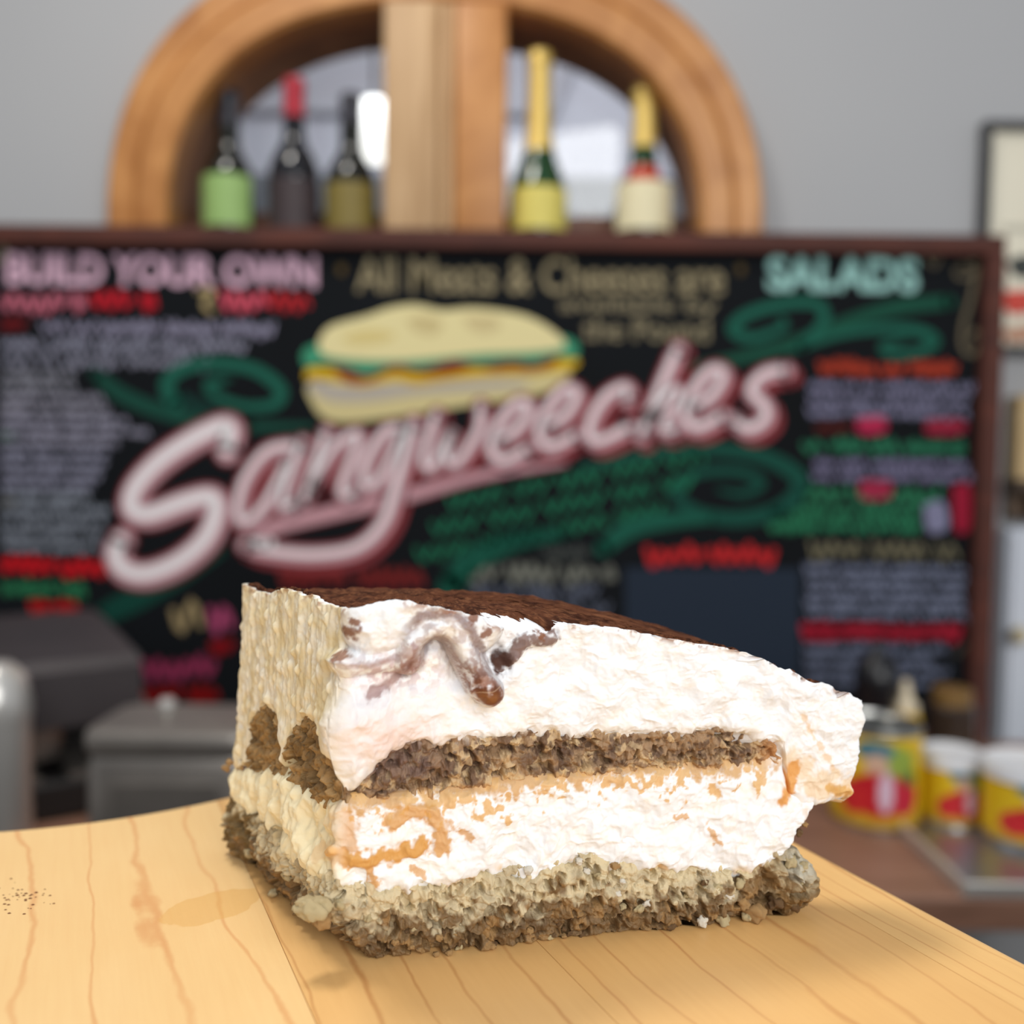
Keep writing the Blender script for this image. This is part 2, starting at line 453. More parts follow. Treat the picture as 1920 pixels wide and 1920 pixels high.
def lettering(txt, x0, x1, y0, y1, c, name='heading_lettering', bold=0.0, lay=1, shear=0.0, drop=0.0):
    """built-in font fitted into the four measured edges"""
    cu = bpy.data.curves.new('t', 'FONT'); cu.body = txt; cu.offset = bold; cu.shear = shear; cu.resolution_u = 4
    o = bpy.data.objects.new('t', cu); COL.objects.link(o)
    bpy.context.view_layer.update()
    me = bpy.data.meshes.new_from_object(o.evaluated_get(bpy.context.evaluated_depsgraph_get()))
    bpy.data.objects.remove(o); bpy.data.curves.remove(cu)
    v = np.empty(len(me.vertices) * 3); me.vertices.foreach_get('co', v); v = v.reshape(-1, 3)
    lo, hi = v.min(0), v.max(0); n = (v - lo) / np.maximum(hi - lo, 1e-6)
    px = x0 + n[:, 0] * (x1 - x0); py = y1 - n[:, 1] * (y1 - y0) + (px - x0) * 0.012 + drop * n[:, 0]
    P = at_y(px, py, BOARD_Y)
    out = np.stack([P[:, 0] - MBX, np.full(len(P), -0.0006 - 0.0003 * lay), P[:, 2] - MBZ], -1)
    me.vertices.foreach_set('co', out.ravel().astype(np.float32)); me.update(); me.name = name; me.materials.clear()
    return ob(name, me, chalk(c), menu)

lettering('BUILD YOUR OWN', 12, 594, 474, 534, (214, 176, 196), bold=0.035, lay=2)
lettering('All Meats & Cheeses are', 668, 1358, 482, 548, (150, 138, 108), bold=0.012, drop=-4)
lettering('available by', 1050, 1345, 556, 592, (140, 130, 104), bold=0.012)
lettering('the Pound', 1092, 1330, 596, 638, (140, 130, 104), bold=0.012)
lettering('SALADS', 1438, 1722, 480, 546, (150, 196, 190), bold=0.04, lay=2)
for x in (640, 1388): Paint().blob([(x - 8, 505), (x, 495), (x + 8, 505), (x, 516)], 1).build('dot_mark', (96, 78, 44))
# price line under the heading: illegible
scribble(0, 158, 540, 588, 1, (206, 110, 130), wpx=7, ragged=0.0)
scribble(166, 290, 540, 584, 1, (190, 26, 42), wpx=9, ragged=0.0)
scribble(410, 500, 540, 584, 1, (214, 84, 104), wpx=8, ragged=0.0)
scribble(500, 606, 542, 584, 1, (184, 38, 46), wpx=7, ragged=0.0)
Paint().stroke([(372, 545), (398, 548), (384, 570), (398, 585)], 10, 1).build('dollar_mark', (172, 152, 108))
scribble(0, 50, 595, 618, 1, (110, 22, 26), wpx=8)
scribble(78, 528, 596, 630, 1, (138, 134, 156), wpx=5)
scribble(0, 480, 628, 660, 1, (132, 132, 150), wpx=5)
scribble(0, 420, 656, 692, 1, (126, 126, 142), wpx=5)
scribble(0, 150, 692, 735, 2, (122, 122, 132))
scribble(0, 205, 735, 778, 2, (126, 124, 138), ragged=0.2)
scribble(0, 285, 776, 836, 3, (126, 124, 140), ragged=0.25)
scribble(0, 205, 836, 920, 4, (120, 120, 138), ragged=0.15)
scribble(0, 215, 918, 1036, 5, (116, 122, 132), ragged=0.2)
scribble(0, 198, 1040, 1078, 1, (196, 18, 30), wpx=11, ragged=0)
scribble(0, 172, 1086, 1120, 1, (38, 112, 74), wpx=9, ragged=0)
scribble(50, 146, 1122, 1150, 1, (180, 14, 16), wpx=10, ragged=0)
scribble(0, 26, 806, 830, 1, (30, 92, 52), wpx=8); scribble(0, 30, 930, 948, 1, (70, 60, 22), wpx=8)
Paint().stroke([(-10, 460), (8, 462), (6, 486), (-10, 490)], 7, 1).build('swash_mark', (140, 136, 110))
# salads column
scribble(1530, 1792, 672, 704, 1, (168, 58, 38), wpx=9, ragged=0)
scribble(1512, 1826, 712, 784, 3, (118, 116, 142), ragged=0.05, wpx=4.5)
Paint().blob([(1606, 785), (1655, 782), (1658, 810), (1612, 812)], 1).build('price_mark', (170, 38, 74))
Paint().blob([(1736, 788), (1804, 788), (1804, 812), (1740, 814)], 1).build('price_mark', (140, 34, 56))
scribble(1530, 1600, 790, 812, 1, (84, 28, 22), wpx=6)
scribble(1502, 1806, 818, 852, 1, (40, 112, 82), wpx=9, ragged=0)
scribble(1522, 1822, 856, 902, 2, (112, 108, 136), ragged=0.05, wpx=4.5)
Paint().blob([(1612, 902), (1664, 900), (1668, 932), (1616, 934)], 1).build('price_mark', (152, 40, 68))
scribble(1500, 1770, 906, 950, 1, (40, 110, 78), wpx=10, ragged=0.05)
scribble(1444, 1730, 946, 998, 2, (42, 122, 86), wpx=7, ragged=0.05)
Paint().blob([(1732, 946), (1768, 940), (1776, 990), (1740, 996)], 1).build('price_mark', (126, 126, 154))
Paint().blob([(1786, 912), (1818, 910), (1818, 990), (1790, 992)], 1).build('price_mark', (150, 26, 52))
scribble(1518, 1795, 1008, 1050, 1, (122, 116, 92), wpx=6, ragged=0)
scribble(1510, 1818, 1054, 1160, 5, (112, 118, 140), ragged=0.06, wpx=4)
scribble(1504, 1800, 1166, 1198, 1, (166, 28, 50), wpx=12, ragged=0, dens=3)
scribble(1508, 1780, 1202, 1290, 4, (98, 104, 124), ragged=0.15, wpx=4)
p = Paint()
p.stroke([(1735, 480), (1752, 500), (1766, 478), (1790, 476)], 5).stroke([(1790, 505), (1815, 495), (1822, 515), (1798, 520), (1795, 505), (1830, 490)], 6)
p.stroke([(1832, 500), (1820, 560), (1806, 610), (1805, 650), (1824, 664), (1836, 640), (1830, 620), (1818, 632)], 8)
p.build('chalk_flourish', (112, 102, 82))
Paint().stroke([(1792, 1230), (1812, 1210), (1830, 1230), (1820, 1290), (1800, 1330)], 5).build('chalk_flourish', (88, 82, 72))
scribble(1208, 1452, 1016, 1064, 1, (190, 38, 42), wpx=11, ragged=0)
Paint().blob([(1172, 1064), (1500, 1066), (1498, 1330), (1172, 1330)], 0, False).build('slate_patch', (36, 46, 60))
scribble(520, 826, 1056, 1100, 1, (112, 34, 34), wpx=12, ragged=0)
scribble(1010, 1110, 1022, 1048, 1, (66, 70, 68), wpx=5); scribble(880, 1150, 1050, 1092, 1, (104, 106, 98), wpx=9, ragged=0)
scribble(880, 1165, 1092, 1150, 2, (88, 94, 110), wpx=5)
scribble(318, 385, 1120, 1195, 1, (150, 132, 96), wpx=12); scribble(385, 440, 1125, 1190, 1, (160, 66, 104), wpx=12)
scribble(392, 440, 1192, 1225, 1, (140, 10, 22), wpx=12); scribble(270, 440, 1225, 1278, 1, (140, 46, 80), wpx=11, ragged=0)
scribble(270, 420, 1278, 1318, 1, (130, 6, 8), wpx=13, ragged=0)
# green swirls
GR = (28, 92, 76); GD = (16, 52, 46)
def swirl(name, pts, w, c, lay=0): Paint().stroke(pts, w, lay).build(name, c)
swirl('swirl', [(180, 700), (225, 738), (300, 770), (400, 795), (500, 800), (590, 800)], [22, 28, 28, 24, 18, 10], (22, 70, 58))
swirl('swirl', [(330, 760), (312, 722), (345, 690), (410, 682), (480, 694), (526, 730), (515, 758), (460, 762), (405, 742), (392, 720), (430, 712)], [24, 25, 24, 22, 22, 24, 20, 16, 15, 18, 8], GR, 1)
swirl('swirl', [(330, 740), (400, 775), (470, 795)], [20, 30, 10], GD, 0)
swirl('swirl', [(1290, 690), (1400, 668), (1500, 640), (1600, 600), (1690, 575), (1780, 566)], [12, 22, 26, 24, 28, 24], (24, 76, 60))
swirl('swirl', [(1480, 660), (1570, 628), (1650, 616), (1720, 620), (1752, 640), (1720, 660), (1672, 664), (1655, 648), (1700, 636)], [8, 14, 18, 20, 22, 16, 16, 14, 6], GR, 1)
swirl('swirl', [(1500, 650), (1545, 600), (1530, 570), (1470, 570), (1400, 590), (1374, 618), (1410, 634), (1470, 612), (1462, 596)], [14, 20, 20, 20, 20, 22, 18, 14, 8], GR, 1)
swirl('swirl', [(1080, 880), (1200, 852), (1320, 842), (1430, 856), (1500, 900), (1470, 950), (1390, 972), (1310, 962), (1268, 925), (1306, 888), (1385, 884), (1428, 906), (1392, 926), (1345, 918)], [10, 18, 24, 28, 32, 30, 28, 24, 20, 18, 18, 18, 14, 6], (20, 74, 62), 0)
swirl('swirl', [(1130, 1028), (1180, 992), (1250, 976), (1340, 972)], [30, 34, 30, 14], (24, 86, 70), 1)
swirl('swirl', [(845, 1098), (885, 1052), (960, 1015), (1060, 1000)], [46, 46, 38, 16], (20, 82, 66), 0)
swirl('swirl', [(180, 1160), (250, 1125), (330, 1085), (420, 1030)], [36, 46, 36, 14], (12, 62, 52), 0)
def slanted(x0, x1, y0, rise, h, c, rows):
    p = Paint()
    for r in range(rows):
        x = x0 + (rows - r - 1) * 30
        while x < x1 - r * 25:
            w = rng.uniform(60, 130); k = int(w / 13)
            pts = [(x + w * i / k, y0 + r * h - (x + w * i / k - x0) * rise + (h * 0.36 if i % 2 else -h * 0.36) * rng.uniform(0.7, 1.1)) for i in range(k + 1)]
            p.stroke(pts, 6, r % 2, 2, False); x += w + 20
    p.build('green_writing', c)
slanted(780, 1300, 955, 0.19, 44, (32, 124, 90), 3)

# big script word
EE = [(940, 826), (972, 806), (994, 768), (972, 758), (940, 792), (922, 838), (944, 866), (992, 842)]
sh = lambda P, dx, dy: [(x + dx, y + dy) for x, y in P]
word = [
 ([(428, 846), (432, 802), (384, 815), (308, 862), (258, 915), (250, 955), (283, 966), (352, 942), (398, 934), (408, 962), (388, 1012), (338, 1055), (278, 1078), (236, 1070), (220, 1042), (230, 1014)], 48),
 ([(560, 838), (504, 848), (462, 902), (448, 962), (466, 980), (502, 944), (540, 872)], 30),
 ([(568, 832), (536, 920), (534, 952), (556, 944)], 30),
 ([(614, 812), (592, 880), (572, 938)], 30), ([(584, 912), (628, 842), (668, 816), (672, 836), (644, 910), (650, 932), (668, 922)], 28),
 ([(756, 806), (724, 812), (690, 866), (686, 910), (714, 900), (754, 820)], 28),
 ([(776, 796), (748, 900), (722, 980), (672, 1028), (590, 1042), (500, 1034), (462, 1022)], 34),
 ([(820, 778), (796, 860), (814, 876), (850, 808), (838, 858), (860, 868), (900, 806), (902, 762)], 26),
 (EE, 28), (sh(EE, 90, -26), 28),
 ([(1178, 752), (1174, 728), (1136, 748), (1108, 798), (1120, 830), (1184, 802)], 30),
 ([(1272, 656), (1240, 730), (1204, 818)], 32), ([(1212, 790), (1258, 736), (1274, 744), (1246, 806), (1270, 806)], 28),
 (sh(EE, 364, -62), 30),
 ([(1474, 696), (1434, 704), (1410, 734), (1436, 764), (1436, 788), (1406, 806), (1378, 790)], 32)]
p0, p1, p2, p3 = Paint(), Paint(), Paint(), Paint()
for i, (pts, w) in enumerate(word):
    if i: p0.stroke(sh(pts, 9, 10), w + 8, 2)
    p1.stroke(pts, w + 10, 3); p2.stroke(pts, w - 2, 4); p3.stroke(sh(pts, -3, -3), w * (0.5 if i == 0 else 0.32), 5)
tail = [(462, 1022), (510, 990), (620, 962), (760, 930), (900, 892), (1060, 868)]
p1.stroke(tail, [30, 34, 34, 32, 26, 12], 2); p2.stroke(tail, [22, 26, 26, 24, 18, 6], 3)
p3.stroke([(468, 1020), (505, 1018)], 20, 5)
sl_ = p2.build('script_lettering', (196, 150, 158)); p0.build('script_shadow', (142, 58, 64), sl_); p1.build('script_outline', (112, 44, 46), sl_); p3.build('script_highlight', (236, 230, 232), sl_)
# painted sandwich
SWP = []
def sp(name, c, pts, lay):
    SWP.append(Paint().blob(pts, lay).build(name, c, SWP[0] if SWP else menu))
sp('sandwich_painting', (206, 192, 140), [(575, 735), (600, 778), (640, 792), (720, 785), (850, 765), (980, 745), (1040, 728), (1062, 695), (900, 700), (700, 715), (590, 715)], 1)
sp('painted_bun_shade', (176, 168, 158), [(578, 728), (620, 752), (700, 752), (800, 738), (980, 725), (960, 712), (760, 720), (640, 724), (590, 712)], 2)
sp('painted_cheese', (206, 168, 30), [(572, 712), (580, 690), (640, 690), (800, 688), (950, 680), (1075, 672), (1072, 692), (1000, 702), (920, 705), (850, 712), (780, 722), (740, 712), (680, 726), (620, 712)], 3)
sp('painted_tomato', (128, 34, 30), [(622, 690), (650, 715), (690, 716), (730, 698), (760, 698), (800, 704), (850, 700), (890, 690), (930, 696), (960, 692), (1000, 696), (1040, 682), (1030, 664), (900, 668), (740, 672), (630, 676)], 4)
sp('painted_lettuce', (64, 146, 112), [(566, 668), (580, 650), (640, 640), (820, 640), (1000, 636), (1060, 632), (1084, 650), (1076, 672), (1040, 668), (1000, 682), (960, 676), (900, 684), (850, 676), (790, 692), (740, 684), (690, 704), (650, 690), (610, 682), (575, 688)], 5)
sp('painted_top_bun', (226, 214, 160), [(598, 640), (620, 612), (690, 592), (730, 578), (780, 572), (830, 582), (880, 578), (930, 582), (990, 594), (1040, 622), (1058, 650), (1000, 660), (900, 664), (760, 676), (660, 674), (606, 664)], 6)
sp('painted_bun_fold', (204, 188, 136), [(760, 600), (800, 590), (830, 606), (815, 628), (780, 622)], 7)
sp('painted_bun_fold', (206, 190, 140), [(868, 594), (920, 592), (940, 612), (910, 626), (880, 616)], 7)
sp('painted_bun_fold', (214, 196, 132), [(640, 632), (690, 618), (740, 626), (720, 642), (660, 646)], 7)

# ================================================================ POSTER ON THE WALL
pc = at_y(1848, 226, WALL_Y - 0.02); pd = at_y(1862, 662, WALL_Y - 0.02)
px0, pz1, pz0 = float(pc[0]), float(pc[2]), float(pd[2])
PW = 0.36
poster = empty('framed_poster', (px0 + PW / 2, WALL_Y - 0.004, pz0), 'cream poster in a thin black frame on the grey wall', 'poster')
M_pf = mat('poster_frame_black', lin(38, 38, 40), 0.4); H = pz1 - pz0
for a in ((-PW / 2, -PW / 2 + 0.012, 0, H), (PW / 2 - 0.012, PW / 2, 0, H), (-PW / 2 + 0.012, PW / 2 - 0.012, H - 0.014, H), (-PW / 2 + 0.012, PW / 2 - 0.012, 0, 0.014)):
    MB().box(a[0], a[1], -0.02, 0.003, a[2], a[3]).build('frame_bar', M_pf, poster)
MB().box(-PW / 2 + 0.012, PW / 2 - 0.012, -0.008, 0.002, 0.014, H - 0.014).build('paper', mat('poster_paper', lin(232, 226, 206), 0.7, vary=(9, lin(222, 216, 196), 0.6)), poster)
def pmark(name, c, poly):
    MB().prism(poly, -0.0092, -0.0082).build(name, chalk(c), poster)
X = -PW / 2 + 0.02
pmark('print_mark', (196, 192, 176), [(X + .02, H * .56), (X + .2, H * .56), (X + .2, H * .53), (X + .02, H * .53)])
pmark('print_mark', (70, 74, 72), [(X + .028, H * .40), (X + .05, H * .43), (X + .12, H * .42), (X + .12, H * .34), (X + .045, H * .33)])
pmark('print_mark', (206, 84, 74), [(X + .012, H * .27), (X + .12, H * .29), (X + .14, H * .20), (X + .04, H * .17), (X + .02, H * .22)])
pmark('print_mark', (200, 150, 124), [(X + .018, H * .10), (X + .10, H * .14), (X + .14, H * .07), (X + .04, H * .05)])

# ================================================================ BOTTLES ON THE SILL
def bottle(pxc, ytop, kind, label, glass, foil, lab, lab_y, band=None, foil_y=None, w=0.088, yy=1.660):
    b = at_y(pxc, 430, yy); X = float(b[0]); z0 = SILL_Z
    h = float(at_y(pxc, ytop, yy)[2]) - z0; r = w / 2
    t = empty(kind, (X, yy, z0), label, 'bottle', 'bottles on the window sill')
    zl = lambda y: float(at_y(pxc, y, yy)[2]) - z0
    if kind == 'champagne_bottle':
        prof = [(0.001, 0.012), (r * .7, 0.001), (r * .96, 0.002), (r, 0.012), (r, h * .37), (r * .97, h * .42), (r * .82, h * .49), (r * .62, h * .55), (r * .50, h * .60), (r * .43, h * .67), (r * .39, h * .80), (r * .37, h * .955)]
    else:
        prof = [(0.001, 0.012), (r * .7, 0.001), (r * .96, 0.002), (r, 0.012), (r, h * .52), (r * .96, h * .58), (r * .78, h * .64), (r * .48, h * .70), (r * .42, h * .75), (r * .39, h * .955)]
    MB().lathe(prof, 36).build('glass_body', glass, t, smooth=True)
    fz = zl(foil_y) if foil_y else h * 0.80
    rr = lambda z: float(np.interp(z, [q[1] for q in prof[3:]], [q[0] for q in prof[3:]])) + 0.001
    zs = np.linspace(fz, h * .94, 6)
    fp = [(rr(z), float(z)) for z in zs] + [(r * .43, h * .945), (r * .44, h * .985), (r * .38, h), (0.001, h)]
    MB().lathe(fp, 28).build('foil_capsule', foil, t, smooth=True)
    lz1, lz0 = zl(lab_y[0]), max(zl(lab_y[1]), 0.006)
    MB().lathe([(r + .0008, lz0), (r + .0008, lz1)], 24, a0=-160, a1=-20).build('paper_label', lab, t, smooth=True)
    if band:
        a, c = zl(band[0]), zl(band[1]); MB().lathe([(rr(a) + .0005, a), (rr((a + c) / 2) + .0005, (a + c) / 2), (rr(c) + .0005, c)], 28).build('neck_band', band[2], t, smooth=True)
    return t
Gd = mat('dark_bottle_glass', lin(16, 20, 18), 0.08, spec=0.7, vary=(8, lin(20, 28, 20), 0.5))
Gn = mat('navy_bottle_glass', lin(14, 16, 24), 0.08, spec=0.7, vary=(8, lin(18, 20, 28), 0.5))
Gg = mat('green_bottle_glass', lin(16, 62, 26), 0.06, spec=0.7, vary=(8, lin(12, 44, 20), 0.5))
Fg = mat('gold_foil', lin(232, 200, 112), 0.35, metal=0.35, bump=(260, 0.4, 0.001))
Fk = mat('black_foil', lin(40, 40, 50), 0.35, bump=(200, 0.2, 0.001)); Fr = mat('red_foil', lin(176, 32, 52), 0.4, bump=(200, 0.2, 0.001))
paperm = lambda n, c, d: mat(n, lin(*c), 0.6, vary=(60, lin(*d), 0.5))
bottle(430, 172, 'wine_bottle', 'dark wine bottle with a light green label on the window sill', Gd, Fk, paperm('green_label', (150, 184, 110), (138, 172, 100)), (338, 432), foil_y=240)
bottle(552, 150, 'wine_bottle', 'dark wine bottle with a red capsule on the window sill', Gn, Fr, paperm('dark_label', (52, 40, 44), (70, 56, 56)), (345, 440), foil_y=222)
bottle(658, 178, 'wine_bottle', 'dark wine bottle with an olive gold label beside the window post', Gd, Fk, paperm('olive_label', (128, 112, 50), (112, 98, 44)), (352, 440), foil_y=236)
bottle(1008, 100, 'champagne_bottle', 'green sparkling wine bottle with gold foil and a yellow label', Gg, Fg, paperm('yellow_label', (224, 210, 110), (206, 190, 90)), (362, 440), foil_y=287, w=0.102)
bottle(1204, 165, 'champagne_bottle', 'green sparkling wine bottle with red neck band and a cream label', Gg, Fg, paperm('cream_label', (236, 226, 188), (222, 210, 170)), (352, 440), (347, 318, paperm('red_band', (190, 62, 40), (170, 50, 34))), foil_y=280, w=0.100)

# ================================================================ BACK WORK TABLE AND WHAT STANDS ON IT
M_tab = wood('table_wood', lin(128, 92, 74), lin(152, 112, 92), (2, 10, 10), 4.0, 0.5)
M_leg = mat('table_leg_steel', lin(120, 120, 122), 0.35, metal=0.9)
table = empty('work_table', (0, 1.16, FLOOR_Z), 'long brown wooden work table standing behind the counter', 'table')
TY0, TY1 = 0.895, 1.42
MB().box(-1.45, 0.98, TY0 - 1.16, TY1 - 1.16, TABLE_Z - 0.035 - FLOOR_Z, TABLE_Z - FLOOR_Z, 0.006).build('tabletop', M_tab, table)
for x in (-1.38, 0.91):
    for y in (-0.22, 0.22):
        MB().box(x - .02, x + .02, y - .02, y + .02, 0, TABLE_Z - 0.035 - FLOOR_Z).build('leg', M_leg, table)

steel = mat('brushed_steel', lin(146, 140, 134), 0.42, metal=0.7, bump=(300, 0.08, 0.0005), vary=(30, lin(130, 125, 120), 0.6))
steel_l = mat('polished_steel', lin(214, 212, 208), 0.28, metal=0.6, vary=(20, lin(200, 198, 194), 0.4))
dark = mat('dark_machine_metal', lin(66, 61, 63), 0.5, metal=0.3, vary=(14, lin(54, 50, 52), 0.6))
vdark = mat('machine_shadow_plastic', lin(34, 31, 31), 0.5, vary=(10, lin(28, 26, 26), 0.6))

# dark machine at the left
mc = at_y(266, 1228, 1.12); MA = 0.6; mx = float(mc[0]) - (0.25 * math.cos(MA) + 0.14 * math.sin(MA)); my = 1.12 - (0.25 * math.sin(MA) - 0.14 * math.cos(MA))
mach = empty('coffee_machine', (mx, my, TABLE_Z), 'dark grey metal coffee machine with an overhanging hood on the table', 'coffee machine', rz=MA)
ht = float(at_y(200, 1168, 1.25)[2]) - TABLE_Z; hf = float(at_y(266, 1228, 1.12)[2]) - TABLE_Z
# hood: wedge in the y-z plane extruded along x
b = MB()
sec = [(-0.14, hf - 0.075), (-0.14, hf - 0.01), (-0.125, hf), (0.09, ht), (0.16, ht), (0.16, 0.02), (0.02, 0.02), (0.02, hf - 0.11)]
v = [(x, y, z) for x in (-0.16, 0.25) for y, z in sec]; k = len(sec)
b.add(v, [tuple(range(k)), tuple(range(2 * k - 1, k - 1, -1))] + [(i, k + i, k + (i + 1) % k, (i + 1) % k) for i in range(k)])
b.build('hood', dark, mach)
MB().box(-0.16, 0.24, -0.145, 0.15, 0.0, 0.045, 0.008).build('drip_tray', vdark, mach)
for i in range(6): MB().box(-0.13 + i * 0.06, -0.10 + i * 0.06, -0.14, 0.0, 0.045, 0.05).build('tray_slat', steel, mach)
MB().box(-0.155, 0.235, -0.02, 0.02, 0.045, hf - 0.09).build('splash_back', vdark, mach)
MB().box(0.2505, 0.256, -0.13, 0.15, hf - 0.07, hf - 0.055).build('side_trim', steel, mach)
for x in (-0.05, 0.14): MB().lathe([(0.001, hf - 0.12), (0.028, hf - 0.12), (0.032, hf - 0.10), (0.032, hf - 0.07)], 24, cx=x, cy=-0.08).build('brew_head', steel, mach, smooth=True)

# tall polished canister, left edge
cc = at_y(-14, 1240, 0.93)
can_h = float(cc[2]) - TABLE_Z
cst = empty('steel_canister', (float(cc[0]), 0.93, TABLE_Z), 'tall narrow polished steel canister with a domed lid', 'canister')
r = 0.034
MB().lathe([(0.001, 0), (r * .95, 0), (r, .004), (r, can_h * .74)], 40).build('body', steel_l, cst, smooth=True)
MB().lathe([(r + .0015, can_h * .735), (r + .0015, can_h * .80), (r * .9, can_h * .93), (r * .5, can_h * .99), (0.001, can_h)], 40).build('lid', steel_l, cst, smooth=True)

# rounded stainless box
q0 = at_y(148, 1372, 0.87); q1 = at_y(470, 1372, 0.87)
bh = float(q0[2]) - TABLE_Z; bw = float(q1[0] - q0[0])
sbx = empty('steel_dispenser', (float(q0[0] + q1[0]) / 2, 0.925, TABLE_Z), 'low rounded stainless steel dispenser box with a raised lid rim', 'dispenser')
MB().box(-bw / 2, bw / 2, -0.055, 0.055, 0, bh - 0.022, 0.022).build('body', steel, sbx, smooth=True)
MB().box(-bw / 2 - .002, bw / 2 + .002, -0.057, 0.057, bh - 0.024, bh, 0.022).build('lid', steel, sbx, smooth=True)
MB().lathe([(0.001, bh + .014), (0.006, bh + .013), (0.009, bh + .008), (0.007, bh - .001)], 20, cx=-bw / 2 + 0.055, cy=0.02).build('lid_knob', steel_l, sbx, smooth=True)
MB().box(-bw / 2 + .03, bw / 2 - .03, -0.0565, -0.054, bh * .25, bh * .7, 0.0012).build('front_plate', steel, sbx)

# tomato cans with printed labels
def can(pxc, yb, wpx, ytop, label, seed, lid=False, yaw=0.0):
    yf = float(at_z(pxc, yb, TABLE_Z + (TRAY_T if seed == 3 else 0))[1]); d0 = wpx / FPX * yf * 1.04; Y = yf + d0 / 2
    X = float(at_y(pxc, yb, Y)[0]); base = TABLE_Z + (TRAY_T if seed == 3 else 0)
    h = float(at_y(pxc, ytop, Y)[2]) - base; r = d0 / 2
    t = empty('tomato_can', (X, Y, base), label, 'can', 'yellow tomato cans on the table')
    MB().lathe([(0.001, .004), (r * .96, .004), (r * .98, 0), (r, .003), (r * .985, .006), (r * .985, h - .006), (r, h - .003), (r * .98, h), (r * .95, h - .004), (0.001, h - .004)], 48).build('tin_body', tin, t, smooth=True)
    nu, nv = 96, 40; a = np.linspace(0, 2 * np.pi, nu + 1); zv = np.linspace(.007, h - .007, nv + 1)
    A, Z = np.meshgrid(a, zv); V = np.stack([r * .99 * np.cos(A), r * .99 * np.sin(A), Z], -1).reshape(-1, 3)
    n = (Z - zv[0]) / (zv[-1] - zv[0]); n = n.ravel(); ang = ((A.ravel() + np.pi / 2 - yaw + np.pi) % (2 * np.pi)) - np.pi
    c = np.tile(linv(226, 186, 24), (len(V), 1))
    el = lambda a0, n0, ra, rn: sstep(1.15, 0.9, np.hypot((ang - a0) / ra, (n - n0) / rn))
    c = mixc(c, linv(206, 160, 40), sstep(0.14, 0.10, n))
    c = mixc(c, linv(150, 172, 70), el(0.25, .72, .55, .20)); c = mixc(c, linv(52, 120, 140), el(-0.15, .86, .42, .10))
    c = mixc(c, linv(214, 176, 150), el(-0.1, .70, .26, .12))
    c = mixc(c, linv(196, 24, 40), el(0.0, .36, .78, .24)); c = mixc(c, linv(210, 40, 44), el(-0.6, .30, .34, .18)); c = mixc(c, linv(206, 36, 60), el(.62, .34, .30, .2))
    c = mixc(c, linv(226, 196, 214), el(0.12, .40, .16, .22)); c = mixc(c, linv(60, 110, 60), el(0.7, .55, .16, .08))
    i = np.arange(nv)[:, None] * (nu + 1) + np.arange(nu)[None]; Q = np.stack([i, i + 1, i + nu + 2, i + nu + 1], -1).reshape(-1, 4)
    ob('printed_label', mesh_np('printed_label', V, Q, c), labm, t)
    if lid:
        MB().lathe([(r * 1.03, h - .012), (r * 1.04, h - .002), (r * 1.0, h + .004), (r * .9, h + .002), (0.001, h + .002)], 40).build('plastic_lid', whitepl, t, smooth=True)
    return t
TRAY_T = 0.004
tin = mat('tin_plate', lin(190, 190, 186), 0.3, metal=1.0, vary=(40, lin(170, 170, 166), 0.5))
labm = mat('can_label_print', lin(226, 186, 24), 0.45, attr='Col')
whitepl = mat('white_plastic_lid', lin(226, 228, 232), 0.4, vary=(20, lin(216, 218, 224), 0.5))
can(1637, 1566, 166, 1352, 'yellow tomato can with a red print, its rim showing beside the cake', 1, yaw=-0.25)
can(1779, 1560, 112, 1412, 'small yellow tomato can with a white plastic lid between two larger cans', 2, True, yaw=0.1)
can(1926, 1604, 168, 1432, 'yellow tomato can with white lid standing on the steel tray', 3, True, yaw=-0.2)

# steel tray at the right
ta = at_z(1822, 1686, TABLE_Z); tx0, ty0 = float(ta[0]), float(ta[1])
tray = empty('steel_tray', (tx0 + 0.17, ty0 + 0.15, TABLE_Z), 'shallow stainless steel tray under a tomato can on the table', 'tray')
MB().box(-0.17, 0.17, -0.14, 0.13, 0, TRAY_T - 0.0005).build('tray_floor', mat('tray_steel', lin(168, 178, 196), 0.3, metal=0.9, vary=(14, lin(150, 160, 180), 0.5)), tray)
for a in ((-.172, .172, -.146, -.140), (-.172, .172, .130, .136), (-.176, -.170, -.146, .136), (.170, .176, -.146, .136)):
    MB().box(a[0], a[1], a[2], a[3], 0, 0.014, 0.002).build('rim', steel_l, tray)

# dark pepper mill and yellow squeeze bottle behind the cans
def on_table(px, py_base, h_px):
    p = at_z(px, py_base, TABLE_Z); top = at_y(px, py_base - h_px, float(p[1])); return float(p[0]), float(p[1]), float(top[2]) - TABLE_Z
x, y, h = on_table(1638, 1420, 215)
pm = empty('pepper_mill', (x, y, TABLE_Z), 'black turned pepper mill standing behind the yellow cans', 'pepper mill')
k = h; s = 0.034
MB().lathe([(0.001, 0), (s, 0), (s, .02), (s * .72, k * .2), (s * .62, k * .4), (s * .86, k * .58), (s * .9, k * .62), (0.001, k * .62)], 32).build('body', mat('mill_black', lin(14, 15, 20), 0.3, vary=(10, lin(20, 22, 30), 0.5)), pm, smooth=True)
MB().lathe([(0.001, k * .62), (s * .84, k * .62), (s * .9, k * .70), (s * .7, k * .82), (s * .3, k * .9), (s * .26, k * .94), (0.001, k)], 32).build('cap', bpy.data.materials['mill_black'], pm, smooth=True)
x, y, h = on_table(1694, 1425, 150)
sq = empty('squeeze_bottle', (x, y, TABLE_Z), 'small yellow squeeze bottle with a pale nozzle behind the cans', 'bottle')
s = 0.021
